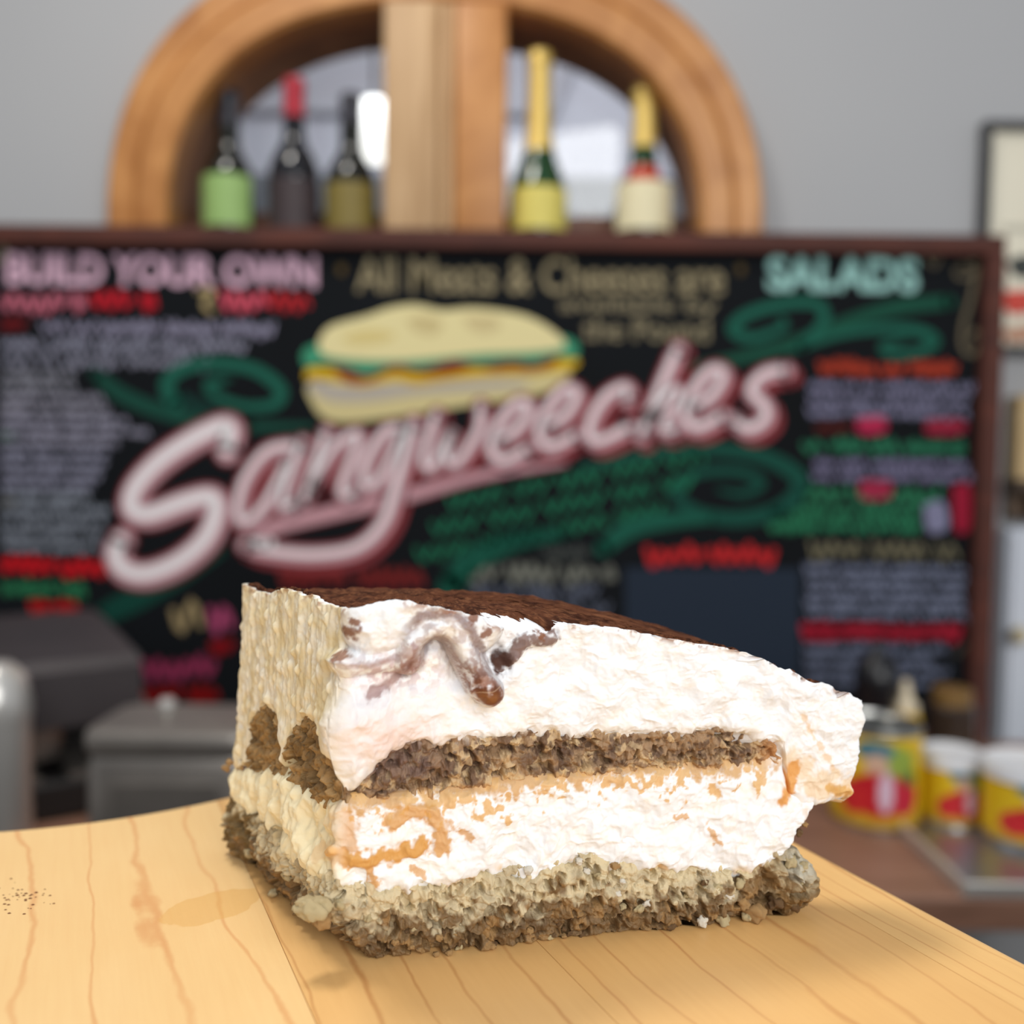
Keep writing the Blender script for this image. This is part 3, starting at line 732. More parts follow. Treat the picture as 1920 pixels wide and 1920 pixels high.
MB().lathe([(0.001, 0), (s, 0), (s, h * .55), (s * .8, h * .64), (0.001, h * .64)], 28).build('body', mat('squeeze_yellow', lin(206, 168, 36), 0.4, vary=(20, lin(190, 150, 30), 0.5)), sq, smooth=True)
MB().lathe([(s * .86, h * .62), (s * .86, h * .70), (s * .5, h * .76), (s * .22, h), (0.001, h)], 28).build('nozzle', mat('nozzle_cream', lin(214, 200, 172), 0.5, vary=(20, lin(200, 186, 160), 0.4)), sq, smooth=True)
x, y, h = on_table(1782, 1400, 110)
jar = empty('spice_jar', (x, y, TABLE_Z), 'dark brown spice jar with an amber lid before the menu board corner', 'jar')
s = 0.033
MB().lathe([(0.001, 0), (s, 0), (s, h * .68), (s * .8, h * .76), (0.001, h * .76)], 28).build('body', mat('jar_brown', lin(52, 42, 36), 0.25, vary=(20, lin(70, 56, 44), 0.6)), jar, smooth=True)
MB().lathe([(s * .85, h * .74), (s * .85, h * .98), (s * .8, h), (0.001, h)], 28).build('lid', mat('jar_lid_amber', lin(128, 98, 52), 0.4, vary=(20, lin(110, 84, 46), 0.6)), jar, smooth=True)

# narrow white wall cupboard, shelf and box at the right of the board
wx = float(at_y(1866, 1200, WALL_Y - .003)[0]); wz1 = float(at_y(1890, 990, WALL_Y - .03)[2]); wz0 = TABLE_Z - 0.12
cab = empty('wall_cupboard', (wx + 0.22, WALL_Y - 0.002, wz0), 'flat white cupboard on the wall beside the menu board', 'cupboard')
M_cab = mat('cupboard_white', lin(222, 228, 238), 0.5, vary=(4, lin(214, 220, 232), 0.5))
MB().box(-0.22, 0.22, -0.030, 0.0, 0, wz1 - wz0, 0.003).build('body', M_cab, cab)
dr = MB().box(-0.214, 0.214, -0.036, -0.0302, 0.006, wz1 - wz0 - 0.006, 0.002).build('door', M_cab, cab)
hz = float(at_y(1908, 1190, WALL_Y - .05)[2]) - wz0; hx = float(at_y(1910, 1190, WALL_Y - .05)[0]) - wx - 0.22
MB().lathe([(0.001, hz - .016), (.012, hz - .011), (.016, hz), (.012, hz + .011), (.001, hz + .016)], 24, cx=hx, cy=-0.052).build('door_knob', mat('knob_cream', lin(222, 208, 172), 0.4, vary=(30, lin(206, 194, 164), 0.5)), dr, smooth=True)
M_kraft = mat('kraft_card', lin(214, 186, 138), 0.8, vary=(14, lin(200, 170, 122), 0.6), bump=(200, 0.1, 0.0005))
M_dk = wood('walnut', lin(84, 66, 50), lin(112, 90, 70), (2, 8, 8), 5.0, 0.5)
z1 = float(at_y(1900, 898, WALL_Y - .03)[2]); z2 = float(at_y(1900, 742, WALL_Y - .03)[2]); xx = float(at_y(1880, 850, WALL_Y - .003)[0]); zb = float(at_y(1900, 975, WALL_Y - .03)[2])
shelf = empty('wall_shelf', (xx + 0.18, WALL_Y - 0.002, zb), 'dark brown wooden wall ledge above the white cupboard', 'shelf')
MB().box(-0.18, 0.18, -0.06, 0, z1 - zb - 0.02, z1 - zb, 0.002).build('shelf_board', M_dk, shelf)
MB().box(-0.175, 0.175, -0.022, 0, 0, z1 - zb - 0.02).build('back_rail', M_dk, shelf)
for s in (-0.14, 0.14): MB().box(s - .012, s + .012, -0.05, -0.022, 0.01, z1 - zb - 0.02).build('bracket', M_dk, shelf)
b2 = empty('cardboard_box', (xx + 0.15, WALL_Y - 0.024, z1), 'flat tan cardboard box standing on the dark wall ledge', 'box')
MB().box(-0.145, 0.145, -0.018, 0.018, 0, z2 - z1 - 0.002, 0.002).build('body', M_kraft, b2)
for s in (-1, 1): MB().box(-0.145, 0.145, -0.018 if s < 0 else 0.0005, -0.0005 if s < 0 else 0.018, z2 - z1 - 0.002, z2 - z1).build('flap', M_kraft, b2)

# ================================================================ COUNTER AND CUTTING BOARD
M_counter = mat('counter_laminate', lin(92, 84, 78), 0.4, vary=(12, lin(80, 72, 66), 0.6))
BT = 0.020
ctr = empty('service_counter', (0.1, -0.15, FLOOR_Z), 'service counter carrying the wooden cutting board', 'counter')
MB().box(-1.3, 1.1, -0.35, 0.375, -0.04 - BT - FLOOR_Z, -BT - 0.0002 - FLOOR_Z, 0.004).build('countertop', M_counter, ctr)
MB().box(-1.28, 1.08, -0.33, 0.34, 0, -0.04 - BT - FLOOR_Z).build('base', M_counter, ctr)

e0, e1 = at_z(1500, 1580), at_z(1920, 1800)
gdir = (e0 - e1)[:2] / np.linalg.norm((e0 - e1)[:2])           # along the grain
cdir = np.array([gdir[1], -gdir[0]])
BANG = math.atan2(cdir[1], cdir[0])
def bl(px, py):                                                # pixel on the board top -> board coordinates
    p = at_z(px, py)[..., :2]; return np.stack([p @ cdir, p @ gdir], -1)
C_R = float(bl(1500, 1580)[0])
far = [bl(0, 1555), bl(200, 1534), bl(434, 1490)]
def gfar(c):
    f = np.array(far); q = np.polyfit(f[:, 0], f[:, 1], 2)
    cc = min(max(c, -0.03), float(f[2, 0]) + 0.012)
    return float(np.polyval(q, cc))
board = empty('cutting_board', (0, 0, -BT), 'pale maple cutting board of glued planks under the cake slice', 'cutting board', rz=BANG)

def maple(name, base, dark_, line, period, off, stains=()):
    m = bpy.data.materials.new(name); m.use_nodes = True
    nt = m.node_tree; N, L = nt.nodes, nt.links; b = N['Principled BSDF']
    def mth(op, a, bb=None, c=None):
        n = N.new('ShaderNodeMath'); n.operation = op
        for i, q in enumerate((a, bb, c)):
            if q is None: continue
            if isinstance(q, (int, float)): n.inputs[i].default_value = q
            else: L.new(q, n.inputs[i])
        return n.outputs[0]
    def noise(scale3, sc, det=3):
        mp = N.new('ShaderNodeMapping'); mp.inputs['Scale'].default_value = scale3; mp.inputs['Location'].default_value = (off, off * .7, 0)
        L.new(tc.outputs['Object'], mp.inputs[0])
        n = N.new('ShaderNodeTexNoise'); n.inputs['Scale'].default_value = sc; n.inputs['Detail'].default_value = det
        L.new(mp.outputs[0], n.inputs['Vector']); return n.outputs['Fac']
    def mixrgb(f, a, c):
        n = N.new('ShaderNodeMix'); n.data_type = 'RGBA'
        for i, q in ((0, f), (6, a), (7, c)):
            if isinstance(q, tuple): n.inputs[i].default_value = q
            elif isinstance(q, (int, float)): n.inputs[i].default_value = q
            else: L.new(q, n.inputs[i])
        return n.outputs[2]
    tc = N.new('ShaderNodeTexCoord'); sx = N.new('ShaderNodeSeparateXYZ'); L.new(tc.outputs['Object'], sx.inputs[0])
    warp = noise((1, .45, 1), 26, 2); warp2 = noise((1, .5, 1), 150, 3); warp3 = noise((1, 0.05, 1), 60, 1)
    x = mth('ADD', sx.outputs[0], mth('MULTIPLY', mth('SUBTRACT', warp, 0.5), period * 1.5))
    x = mth('ADD', x, mth('MULTIPLY', mth('SUBTRACT', warp2, 0.5), period * 0.22))
    x = mth('ADD', x, mth('MULTIPLY', mth('SUBTRACT', warp3, 0.5), period * 1.6))
    f = mth('FRACT', mth('ADD', mth('DIVIDE', x, period), off))
    d = mth('ABSOLUTE', mth('SUBTRACT', f, 0.5))
    mr = N.new('ShaderNodeMapRange'); mr.interpolation_type = 'SMOOTHSTEP'
    mr.inputs[1].default_value = 0.075; mr.inputs[2].default_value = 0.0; mr.inputs[3].default_value = 0.0; mr.inputs[4].default_value = 1.0
    L.new(d, mr.inputs[0])
    amt = mth('MULTIPLY', mr.outputs[0], mth('ADD', mth('MULTIPLY', noise((1, .3, 1), 60, 2), 1.1), -0.08))
    fine = noise((1, .06, 1), 700, 4); blot = noise((1, .5, 1), 45, 4)
    col = mixrgb(mth('MULTIPLY', blot, 0.9), base, dark_)
    col = mixrgb(mth('MULTIPLY', fine, 0.22), col, line)
    col = mixrgb(amt, col, line)
    rough = 0.42
    for (cx, cy, rx, ry, ang, sc) in stains:
        mp = N.new('ShaderNodeMapping'); mp.vector_type = 'TEXTURE'
        mp.inputs['Location'].default_value = (cx, cy, 0); mp.inputs['Rotation'].default_value = (0, 0, ang); mp.inputs['Scale'].default_value = (rx, ry, 1)
        L.new(tc.outputs['Object'], mp.inputs[0])
        s2 = N.new('ShaderNodeSeparateXYZ'); L.new(mp.outputs[0], s2.inputs[0])
        r2 = mth('ADD', mth('MULTIPLY', s2.outputs[0], s2.outputs[0]), mth('MULTIPLY', s2.outputs[1], s2.outputs[1]))
        r2 = mth('ADD', r2, mth('MULTIPLY', mth('SUBTRACT', noise((1, 1, 1), 160, 4), .5), 1.1))
        k = N.new('ShaderNodeMapRange'); k.inputs[1].default_value = 1.0; k.inputs[2].default_value = 0.86; k.inputs[3].default_value = 0; k.inputs[4].default_value = 1
        L.new(r2, k.inputs[0])
        col = mixrgb(mth('MULTIPLY', k.outputs[0], 0.5), col, sc)
        rough = mth('SUBTRACT', rough, mth('MULTIPLY', k.outputs[0], 0.2))
    L.new(col, b.inputs['Base Color'])
    if isinstance(rough, float): b.inputs['Roughness'].default_value = rough
    else: L.new(rough, b.inputs['Roughness'])
    b.inputs['Specular IOR Level'].default_value = 0.35
    bp = N.new('ShaderNodeBump'); bp.inputs['Strength'].default_value = 0.10; bp.inputs['Distance'].default_value = 0.0004
    L.new(mth('ADD', fine, mth('MULTIPLY', noise((1, .8, 1), 420, 4), 0.8)), bp.inputs['Height']); L.new(bp.outputs[0], b.inputs['Normal'])
    return m
W1, W2 = lin(244, 210, 152), lin(236, 196, 132)
s0 = bl(365, 1705)
mp1 = maple('maple_a', W1, W2, lin(216, 150, 92), 0.0150, 0.13, stains=[(float(s0[0]) + 0.004, float(s0[1]), 0.0125, 0.0075, 0.3, lin(228, 178, 104))])
mp2 = maple('maple_b', lin(238, 194, 130), lin(228, 180, 112), lin(188, 126, 70), 0.0105, 0.41)
mp3 = maple('maple_c', lin(236, 192, 126), lin(228, 178, 110), lin(188, 122, 68), 0.0125, 0.77)
mp4 = maple('maple_d', lin(240, 198, 132), lin(230, 182, 114), lin(196, 132, 76), 0.0062, 0.27)
s1 = float(bl(540, 1800)[0]); s2 = float(bl(1090, 1850)[0]); s3 = float(bl(1560, 1690)[0])
bounds = [-0.17, s1 - 0.092, s1, s2, s3, C_R]; G0 = -0.10
for i in range(5):
    c0, c1 = bounds[i], bounds[i + 1]; n = 14; o0 = .0022 if i == 0 else 0.00008; o1 = .0022 if i == 4 else 0.00008
    cs = np.linspace(c0, c1, n)
    def lp(ins, z):
        k0, k1 = o0 * ins, o1 * ins; kk = .0022 * ins
        cc = [min(max(c, c0 + k0), c1 - k1) for c in cs]
        return [(c0 + k0, G0 + kk, z), (c1 - k1, G0 + kk, z)] + [(c, gfar(c) - kk, z) for c in cc[::-1]]
    loops = [lp(1, 0.0), lp(.3, .0006), lp(0, .002), lp(0, BT - .002), lp(.3, BT - .0006), lp(1, BT)]
    m = len(loops[0]); v = [p for l in loops for p in l]; f = []
    for k in range(5):
        for j in range(m): f.append((k * m + j, k * m + (j + 1) % m, (k + 1) * m + (j + 1) % m, (k + 1) * m + j))
    f.append(tuple(range(m))[::-1]); f.append(tuple(range(5 * m, 6 * m)))
    MB().add(v, f).build('plank', [mp1, mp1, mp2, mp3, mp4][i], board)

# ================================================================ TIRAMISU SLICE
F0 = at_z(712, 1800)[:2]; R0 = at_z(1512, 1712)[:2]; L0 = at_z(424, 1592)[:2]
fp = lambda x, y: at_plane(x, y, F0, R0)
C0 = fp(640, 1500)[:2]
lp_ = lambda x, y: at_plane(x, y, L0, C0)
OC = (L0 * 0.40 + C0 * 0.32 + R0 * 0.28)
uf = (R0 - F0) / np.linalg.norm(R0 - F0); ul = (C0 - L0) / np.linalg.norm(C0 - L0)
sf = lambda P: (P[..., :2] - C0) @ uf
sl = lambda P: (P[..., :2] - L0) @ ul
def zf(pts):
    P = fp([p[0] for p in pts], [p[1] for p in pts]); return sf(P), P[:, 2]
def zl_(pts):
    P = lp_([p[0] for p in pts], [p[1] for p in pts]); return sl(P), P[:, 2]
NL, NF, NB = 290, 620, 150
def outline(Lp, Cp, Rp):
    a = np.linspace(0, 1, NL, endpoint=False)[:, None]; b_ = np.linspace(0, 1, NF, endpoint=False)[:, None]; c = np.linspace(0, 1, NB, endpoint=False)[:, None]
    tipn = np.array([-uf[1], uf[0]])                                   # the tip is cut off bluntly
    Rb = Rp + tipn * 0.010 - uf * 0.003
    k = 30
    segs = [Lp + (Cp - Lp) * a, Cp + (Rp - Cp) * b_, Rp + (Rb - Rp) * np.linspace(0, 1, k, endpoint=False)[:, None], Rb + (Lp - Rb) * np.linspace(0, 1, NB - k, endpoint=False)[:, None]]
    P = np.concatenate(segs)
    ker = np.hanning(19); ker /= ker.sum()
    Pp = np.concatenate([P[-9:], P, P[:9]])
    S = np.stack([np.convolve(Pp[:, i], ker, 'valid') for i in (0, 1)], -1)
    t = np.roll(S, -6, 0) - np.roll(S, 6, 0); n = np.stack([t[:, 1], -t[:, 0]], -1); n /= np.linalg.norm(n, axis=1)[:, None]
    nn = np.concatenate([n[-12:], n, n[:12]]); ker2 = np.hanning(25); ker2 /= ker2.sum()
    n = np.stack([np.convolve(nn[:, i], ker2, 'valid') for i in (0, 1)], -1); n /= np.linalg.norm(n, axis=1)[:, None]
    return S, n
def edge_z(S, left, front):
    """height of a layer limit round the outline"""
    z = np.zeros(len(S))
    sL, zL = zl_(left); sF, zF = zf(front)
    z[:NL] = np.interp(sl(S[:NL]), sL, zL); z[NL:NL + NF] = np.interp(sf(S[NL:NL + NF]), sF, zF)
    m = len(S) - NL - NF
    z[NL + NF:] = np.linspace(z[NL + NF - 1], z[0], m)
    return z
def layer(name, lo, hi, zlo, zhi, NV, disp, paint, m, parent, ext=(0.0015, 0.0015), tuck=0.0022, rings=3, topf=None):
    Slo, nlo = lo; Shi, nhi = hi; NU = len(Slo)
    v = np.linspace(0, 1, NV)[:, None]
    XY = Slo[None] * (1 - v[..., None]) + Shi[None] * v[..., None]
    Nn = nlo[None] * (1 - v[..., None]) + nhi[None] * v[..., None]
    za, zb = zlo - ext[0], zhi + ext[1]; zb = np.maximum(zb, za + 0.0008)
    Z = za[None] * (1 - v) + zb[None] * v
    h = (zb - za)[None]
    dlo = v * h; dhi = (1 - v) * h
    tk = -tuck * (((1 - np.clip(dlo / 0.003, 0, 1)) ** 2 if ext[0] > 0 else 0 * dlo) + ((1 - np.clip(dhi / 0.003, 0, 1)) ** 2 if ext[1] > 0 else 0 * dhi))
    P = np.concatenate([XY, Z[..., None]], -1).reshape(-1, 3)
    Nf = np.concatenate([Nn, 0 * Z[..., None]], -1).reshape(-1, 3)
    px, py = to_px(P)
    side = np.tile(np.where(np.arange(NU) < NL, 0.0, 1.0), NV)
    ui = np.tile(np.arange(NU), NV); lw = sstep(NL + 14, NL - 14, ui) * sstep(-1, 3, ui)      # 1 on the left face
    vv = np.repeat(v[:, 0], NU)
    o, dz = disp(P, px, py, lw, vv, dlo.ravel(), dhi.ravel())
    P2 = P + Nf * (o + tk.ravel())[:, None]; P2[:, 2] += dz
    P2[:, 2] = np.maximum(P2[:, 2], 0.0003)
    col = paint(P2, px, py, lw, vv)
    i = np.arange(NV - 1)[:, None] * NU + np.arange(NU)[None]; j = np.arange(NV - 1)[:, None] * NU + (np.arange(NU)[None] + 1) % NU
    Q = [np.stack([i, j, j + NU, i + NU], -1).reshape(-1, 4)]
    V = [P2]; Cc = [col]; n0 = len(P2)
    # caps: rings to a centre
    for top in (1, 0):
        edge = P2[-NU:] if top else P2[:NU]; base = (n0_top := (NV - 1) * NU) if top else 0
        prev = np.arange(NU) + base
        K = rings if top else 1
        for k in range(1, K + 1):
            q = (1 - k / K) ** 1.3 if K > 3 else (1 - k / K); q = max(q, 0.004)
            xy = OC + (edge[:, :2] - OC) * q
            if topf is not None and top: z = topf(xy, edge, q)
            else: z = edge[:, 2] * q + (edge[:, 2].mean()) * (1 - q)
            R = np.column_stack([xy, z])
            if topf is not None and top: R[:, 2] += 0.00025 * fbm(R, 900, 3, 61)
            cur = np.arange(NU) + n0; n0 += NU
            V.append(R); px_, py_ = to_px(R); Cc.append(paint(R, px_, py_, np.zeros(NU), np.ones(NU) * (2.0 if top else -1)))
            a, b_ = prev, np.roll(prev, -1); c, d = np.roll(cur, -1), cur
            Q.append(np.stack([a, b_, c, d] if top else [b_, a, d, c], -1)); prev = cur
    me = mesh_np(name, np.concatenate(V), np.concatenate(Q), np.concatenate(Cc))
    return ob(name, me, m, parent)

cake_loc = (float(OC[0]), float(OC[1]), 0.0)
cake = empty('tiramisu_slice', cake_loc, 'wedge of tiramisu with cream and sponge layers under cocoa powder', 'cake')

# ---- measured limits of the layers (reference pixels, put onto the two cut faces)
top_F = [(600, 1150), (640, 1146), (662, 1134), (700, 1123), (760, 1121), (820, 1130), (872, 1146), (900, 1158), (918, 1170), (938, 1180), (956, 1184), (985, 1184), (1020, 1180), (1042, 1172), (1100, 1171), (1160, 1180), (1230, 1192), (1320, 1206), (1380, 1216), (1404, 1226), (1440, 1243), (1468, 1256), (1478, 1252), (1500, 1266), (1550, 1286), (1600, 1308), (1622, 1330)]
top_L = [(420, 1150), (446, 1128), (456, 1098), (466, 1094), (482, 1104), (502, 1112), (522, 1102), (545, 1104), (580, 1118), (612, 1134), (640, 1148), (680, 1150)]
um_F = [(600, 1400), (620, 1420), (632, 1455), (645, 1478), (665, 1465), (690, 1440), (715, 1425), (735, 1395), (800, 1388), (870, 1386), (940, 1378), (1000, 1370), (1100, 1374), (1200, 1371), (1290, 1370), (1350, 1366), (1400, 1372), (1450, 1385), (1466, 1400), (1480, 1484), (1500, 1502), (1545, 1510), (1570, 1497), (1600, 1494), (1640, 1484)]
um_L = [(410, 1440), (464, 1436), (474, 1345), (500, 1322), (524, 1338), (534, 1425), (546, 1372), (570, 1345), (600, 1352), (618, 1400), (660, 1420)]
ml_F = [(600, 1502), (640, 1502), (700, 1503), (800, 1498), (900, 1482), (1000, 1467), (1100, 1457), (1200, 1450), (1300, 1445), (1400, 1436), (1468, 1425), (1480, 1484), (1500, 1502), (1560, 1512)]
ml_L = [(410, 1442), (470, 1446), (500, 1448), (530, 1452), (560, 1475), (590, 1500), (620, 1508), (660, 1502)]
lb_F = [(600, 1640), (640, 1652), (680, 1668), (720, 1668), (800, 1655), (880, 1640), (960, 1625), (1000, 1640), (1050, 1612), (1100, 1605), (1140, 1620), (1250, 1625), (1350, 1640), (1400, 1632), (1450, 1612), (1475, 1606), (1505, 1612), (1530, 1640)]
lb_L = [(410, 1496), (435, 1500), (460, 1512), (490, 1532), (520, 1562), (540, 1600), (570, 1622), (600, 1645), (660, 1652)]

fR = lambda x, y: fp(x, y)[:2]
lL = lambda x, y: lp_(x, y)[:2]
Utop = outline(lL(458, 1110), fR(648, 1150), fR(1610, 1320)); Ulo = outline(lL(436, 1440), fR(636, 1470), fR(1608, 1480))
Mhi = outline(lL(440, 1440), fR(640, 1470), fR(1464, 1400)); Mlo = outline(lL(438, 1450), fR(644, 1500), fR(1466, 1430))
Lhi = outline(lL(436, 1450), fR(640, 1502), fR(1536, 1508)); Llo = outline(lL(434, 1500), fR(636, 1650), fR(1456, 1610))
Bhi = outline(lL(430, 1500), fR(618, 1650), fR(1514, 1640)); Blo = outline(L0 + ul * 0.001, fR(688, 1790), R0)
BKX, BKZ = (lambda P: (P[:, 0], P[:, 2]))(at_plane([470, 700, 820, 900, 1000, 1100, 1200, 1300, 1345, 1500, 1610], [1102, 1099, 1103, 1110, 1121, 1144, 1170, 1200, 1220, 1300, 1372], L0, fR(1610, 1320)))
zint = lambda xy: np.interp(xy[:, 0], BKX, BKZ)

WHITE = linv(240, 243, 247); CUST = linv(234, 220, 184); TAN = linv(220, 176, 112); BROWN = linv(104, 58, 36); DARKB = linv(70, 38, 24); MAUVE = linv(196, 166, 166)

# ---- upper cream
curl = [(762, 1236), (772, 1196), (800, 1168), (832, 1166), (856, 1190), (876, 1236), (896, 1276), (912, 1292)]
curl2 = [(936, 1246), (958, 1226), (976, 1204), (1000, 1198), (1030, 1196)]
fold = [(650, 1240), (690, 1236), (735, 1232), (752, 1226)]
lobe = [(690, 1170), (760, 1150), (830, 1142), (885, 1170)]
def disp_u(P, px, py, lw, v, dlo, dhi):
    fr = 1 - lw
    cw = np.exp(-(np.linalg.norm(P[:, :2] - C0, axis=1) / 0.0065) ** 2)
    o = 0.0006 + 0.0010 * fbm(P, 150, 2, 1) * fr + 0.00030 * fbm(P, 420, 3, 5)
    o = o + cw * np.interp(py, [1140, 1180, 1215, 1235, 1260, 1300, 1350, 1400, 1440, 1475], [-.001, -.0015, -.001, .0022, .0002, .001, .0036, .0028, .0010, .0002])
    w = P + 0.0012 * np.stack([vnoise(P, 300, 8), vnoise(P, 300, 9), vnoise(P, 300, 10)], -1)
    o = o + fr * (0.00040 * (1 - np.abs(vnoise(w, 260, 11)) * 2) + 0.00014 * (1 - np.abs(vnoise(w, 800, 12)) * 2))
    # spoon-combed strokes running down the left face
    Ps = P * np.array([1, 1, 0.16]); o = o + lw * (0.0006 * fbm(Ps, 330, 3, 21) + 0.00020 * vnoise(Ps, 1300, 23))
    o = o + lw * 0.0007 * sstep(0.34, 0.12, worley(P * np.array([1, 1, .6]), 330, 77)[0])
    # overall form: cheek above the sponge bellies out at the corner, bottom lip undercut on the right tip
    o = o + fr * (0.0022 * np.exp(-((px - 690) / 90) ** 2 - ((py - 1340) / 60) ** 2) + 0.0014 * np.exp(-((px - 660) / 40) ** 2 - ((py - 1440) / 40) ** 2))
    o = o - fr * 0.0016 * np.exp(-((px - 820) / 80) ** 2 - ((py - 1262) / 24) ** 2)
    # folds of cream at the upper left of the front
    rid = lambda d, r: np.sqrt(np.clip(1 - (d / r) ** 2, 0, 1)) * r * 0.000115
    o = o + fr * np.maximum.reduce([rid(dpoly(px, py, curl), 30) * 1.5, rid(dpoly(px, py, curl2), 13) * 1.3, rid(dpoly(px, py, lobe), 58) * 0.75, rid(dpoly(px, py, fold), 26) * 0.9])
    o = o - fr * 0.0030 * np.exp(-((px - 937) / 16) ** 2 - ((py - 1236) / 26) ** 2) - fr * 0.0022 * np.exp(-(dpoly(px, py, [(772, 1240), (800, 1205), (830, 1205), (850, 1240), (862, 1280)]) / 14) ** 2)
    o = o - fr * 0.0010 * np.exp(-(dpoly(px, py, [(690, 1300), (740, 1280), (770, 1250)]) / 10) ** 2)
    # fallen-in right end
    o = o - fr * 0.0018 * sstep(1520, 1600, px) * sstep(1430, 1490, py)
    dz = 0.0006 * fbm(P, 260, 3, 31) * sstep(0.006, 0.0, dhi) * np.where(dhi < 1e-9, 1.2, 1.0) + 0.0011 * fbm(P, 330, 3, 33) * sstep(0.004, 0.0, dlo)
    return o, dz
def paint_u(P, px, py, lw, v):
    c = np.tile(WHITE, (len(P), 1)); n = fbm(P, 300, 3, 41); n2 = fbm(P, 700, 3, 43)
    c = mixc(c, linv(245, 242, 234), 0.5 * sstep(0.1, 0.7, n))
    c = mixc(c, CUST, lw * (0.85 + 0.25 * n)); c = mixc(c, linv(212, 190, 140), lw * 0.6 * sstep(0.15, 0.6, fbm(P * np.array([1, 1, .3]), 300, 3, 47)))
    side = (v >= 0) & (v <= 1); fr = (1 - lw) * side
    # cocoa bleeding into the cream, and crease shade painted as dark mauve lines
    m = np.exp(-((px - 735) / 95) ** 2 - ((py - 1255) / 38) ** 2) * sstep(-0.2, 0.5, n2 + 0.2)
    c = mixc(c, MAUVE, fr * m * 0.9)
    m = np.exp(-((px - 720) / 110) ** 2 - ((py - 1375) / 55) ** 2); c = mixc(c, linv(240, 218, 212), fr * m * 0.85)
    d = dpoly(px, py, [(648, 1238), (690, 1240), (742, 1226)]) + n2 * 6; c = mixc(c, linv(150, 110, 106), fr * sstep(8, 2, d) * 0.6)  # shadow line under the lobe, put into the colour
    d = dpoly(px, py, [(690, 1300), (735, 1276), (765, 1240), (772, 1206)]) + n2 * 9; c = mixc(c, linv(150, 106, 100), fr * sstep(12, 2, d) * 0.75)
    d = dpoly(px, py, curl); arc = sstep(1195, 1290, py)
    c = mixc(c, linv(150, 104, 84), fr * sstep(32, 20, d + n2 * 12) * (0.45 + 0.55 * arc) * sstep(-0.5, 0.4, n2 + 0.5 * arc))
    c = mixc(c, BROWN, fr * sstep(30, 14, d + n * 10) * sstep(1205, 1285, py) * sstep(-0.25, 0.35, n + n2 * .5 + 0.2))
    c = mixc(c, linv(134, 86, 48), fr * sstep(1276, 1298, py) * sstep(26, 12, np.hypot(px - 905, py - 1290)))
    c = mixc(c, linv(120, 84, 78), fr * sstep(14, 4, np.abs(d - 26) + n2 * 5) * sstep(1320, 1180, py) * sstep(730, 780, px) * 0.75)  # painted shade line along the edges of the curl
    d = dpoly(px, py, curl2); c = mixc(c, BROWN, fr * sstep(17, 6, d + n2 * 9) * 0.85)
    c = mixc(c, DARKB, fr * sstep(30, 10, np.hypot((px - 938) * 1.2, py - 1236) + n2 * 8) * 0.9)  # notch: cocoa brown, darkened to stand in for its shade
    for (x, y, r) in ((660, 1180, 16), (668, 1160, 10), (648, 1225, 12), (900, 1180, 14), (880, 1150, 16), (1010, 1190, 12)):
        c = mixc(c, linv(130, 80, 50), side * sstep(r, r * .5, np.hypot(px - x, py - y) + n2 * 6) * 0.9)
    # fine tan veins and the coffee-stained pocket at the right end
    vein = np.abs(vnoise(P + 0.002 * vnoise(P, 200, 51)[:, None], 150, 53)); c = mixc(c, linv(236, 210, 176), fr * sstep(0.025, 0.0, vein) * 0.4 * sstep(0.0, 0.5, vnoise(P, 120, 55)))
    d = dpoly(px, py, [(1480, 1420), (1530, 1470), (1590, 1480)]) + n * 24; c = mixc(c, linv(232, 202, 156), fr * sstep(34, 8, d) * 0.7)
    d = dpoly(px, py, [(1560, 1478), (1596, 1490)]) + n2 * 6; c = mixc(c, TAN, fr * sstep(16, 6, d))
    d = dpoly(px, py, [(1488, 1436), (1478, 1470), (1466, 1500)]) + n2 * 4; c = mixc(c, linv(222, 164, 98), fr * sstep(15, 8, d))
    d = dpoly(px, py, [(1500, 1340), (1530, 1390), (1560, 1440)]) + n2 * 4; c = mixc(c, linv(232, 200, 160), fr * sstep(7, 2, d) * .7)
    # dusting along the rim, seen on the lip
    rim = side * sstep(0.93, 1.0, v) * sstep(0.1, 0.5, n + n2 * .6); c = mixc(c, linv(150, 96, 62), rim * 0.7)
    return c
def top_u(xy, edge, q):
    dist = np.linalg.norm(edge[:, :2] - xy, axis=1)
    dz = edge[:, 2] - zint(edge[:, :2]); k = np.hanning(61); k /= k.sum(); ds = np.convolve(np.concatenate([dz[-30:], dz, dz[:30]]), k, 'valid')
    return zint(xy) + ds * np.exp(-(dist / 0.0045) ** 2) + (dz - ds) * np.exp(-(dist / 0.0012) ** 2)
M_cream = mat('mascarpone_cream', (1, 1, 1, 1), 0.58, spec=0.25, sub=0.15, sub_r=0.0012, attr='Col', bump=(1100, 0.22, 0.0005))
M_sponge = mat('soaked_sponge', (1, 1, 1, 1), 0.62, spec=0.35, sub=0.12, sub_r=0.001, attr='Col', bump=(1800, 0.5, 0.0005))
M_cocoa = mat('cocoa_powder', (1, 1, 1, 1), 0.95, spec=0.1, attr='Col', bump=(2600, 0.8, 0.0006))
ztop = edge_z(Utop[0], top_L, top_F)
kb = np.arange(len(ztop) - NL - NF); ztop[NL + NF:] = ztop[NL + NF - 1] * np.exp(-kb / 8.0) + (1 - np.exp(-kb / 8.0)) * (zint(Utop[0][NL + NF:]) - 0.0022)
zum = edge_z(Ulo[0], um_L, um_F)
layer('upper_cream', Ulo, Utop, zum, ztop, 150, disp_u, paint_u, M_cream, cake, ext=(0.0012, 0.0), rings=28, topf=top_u)

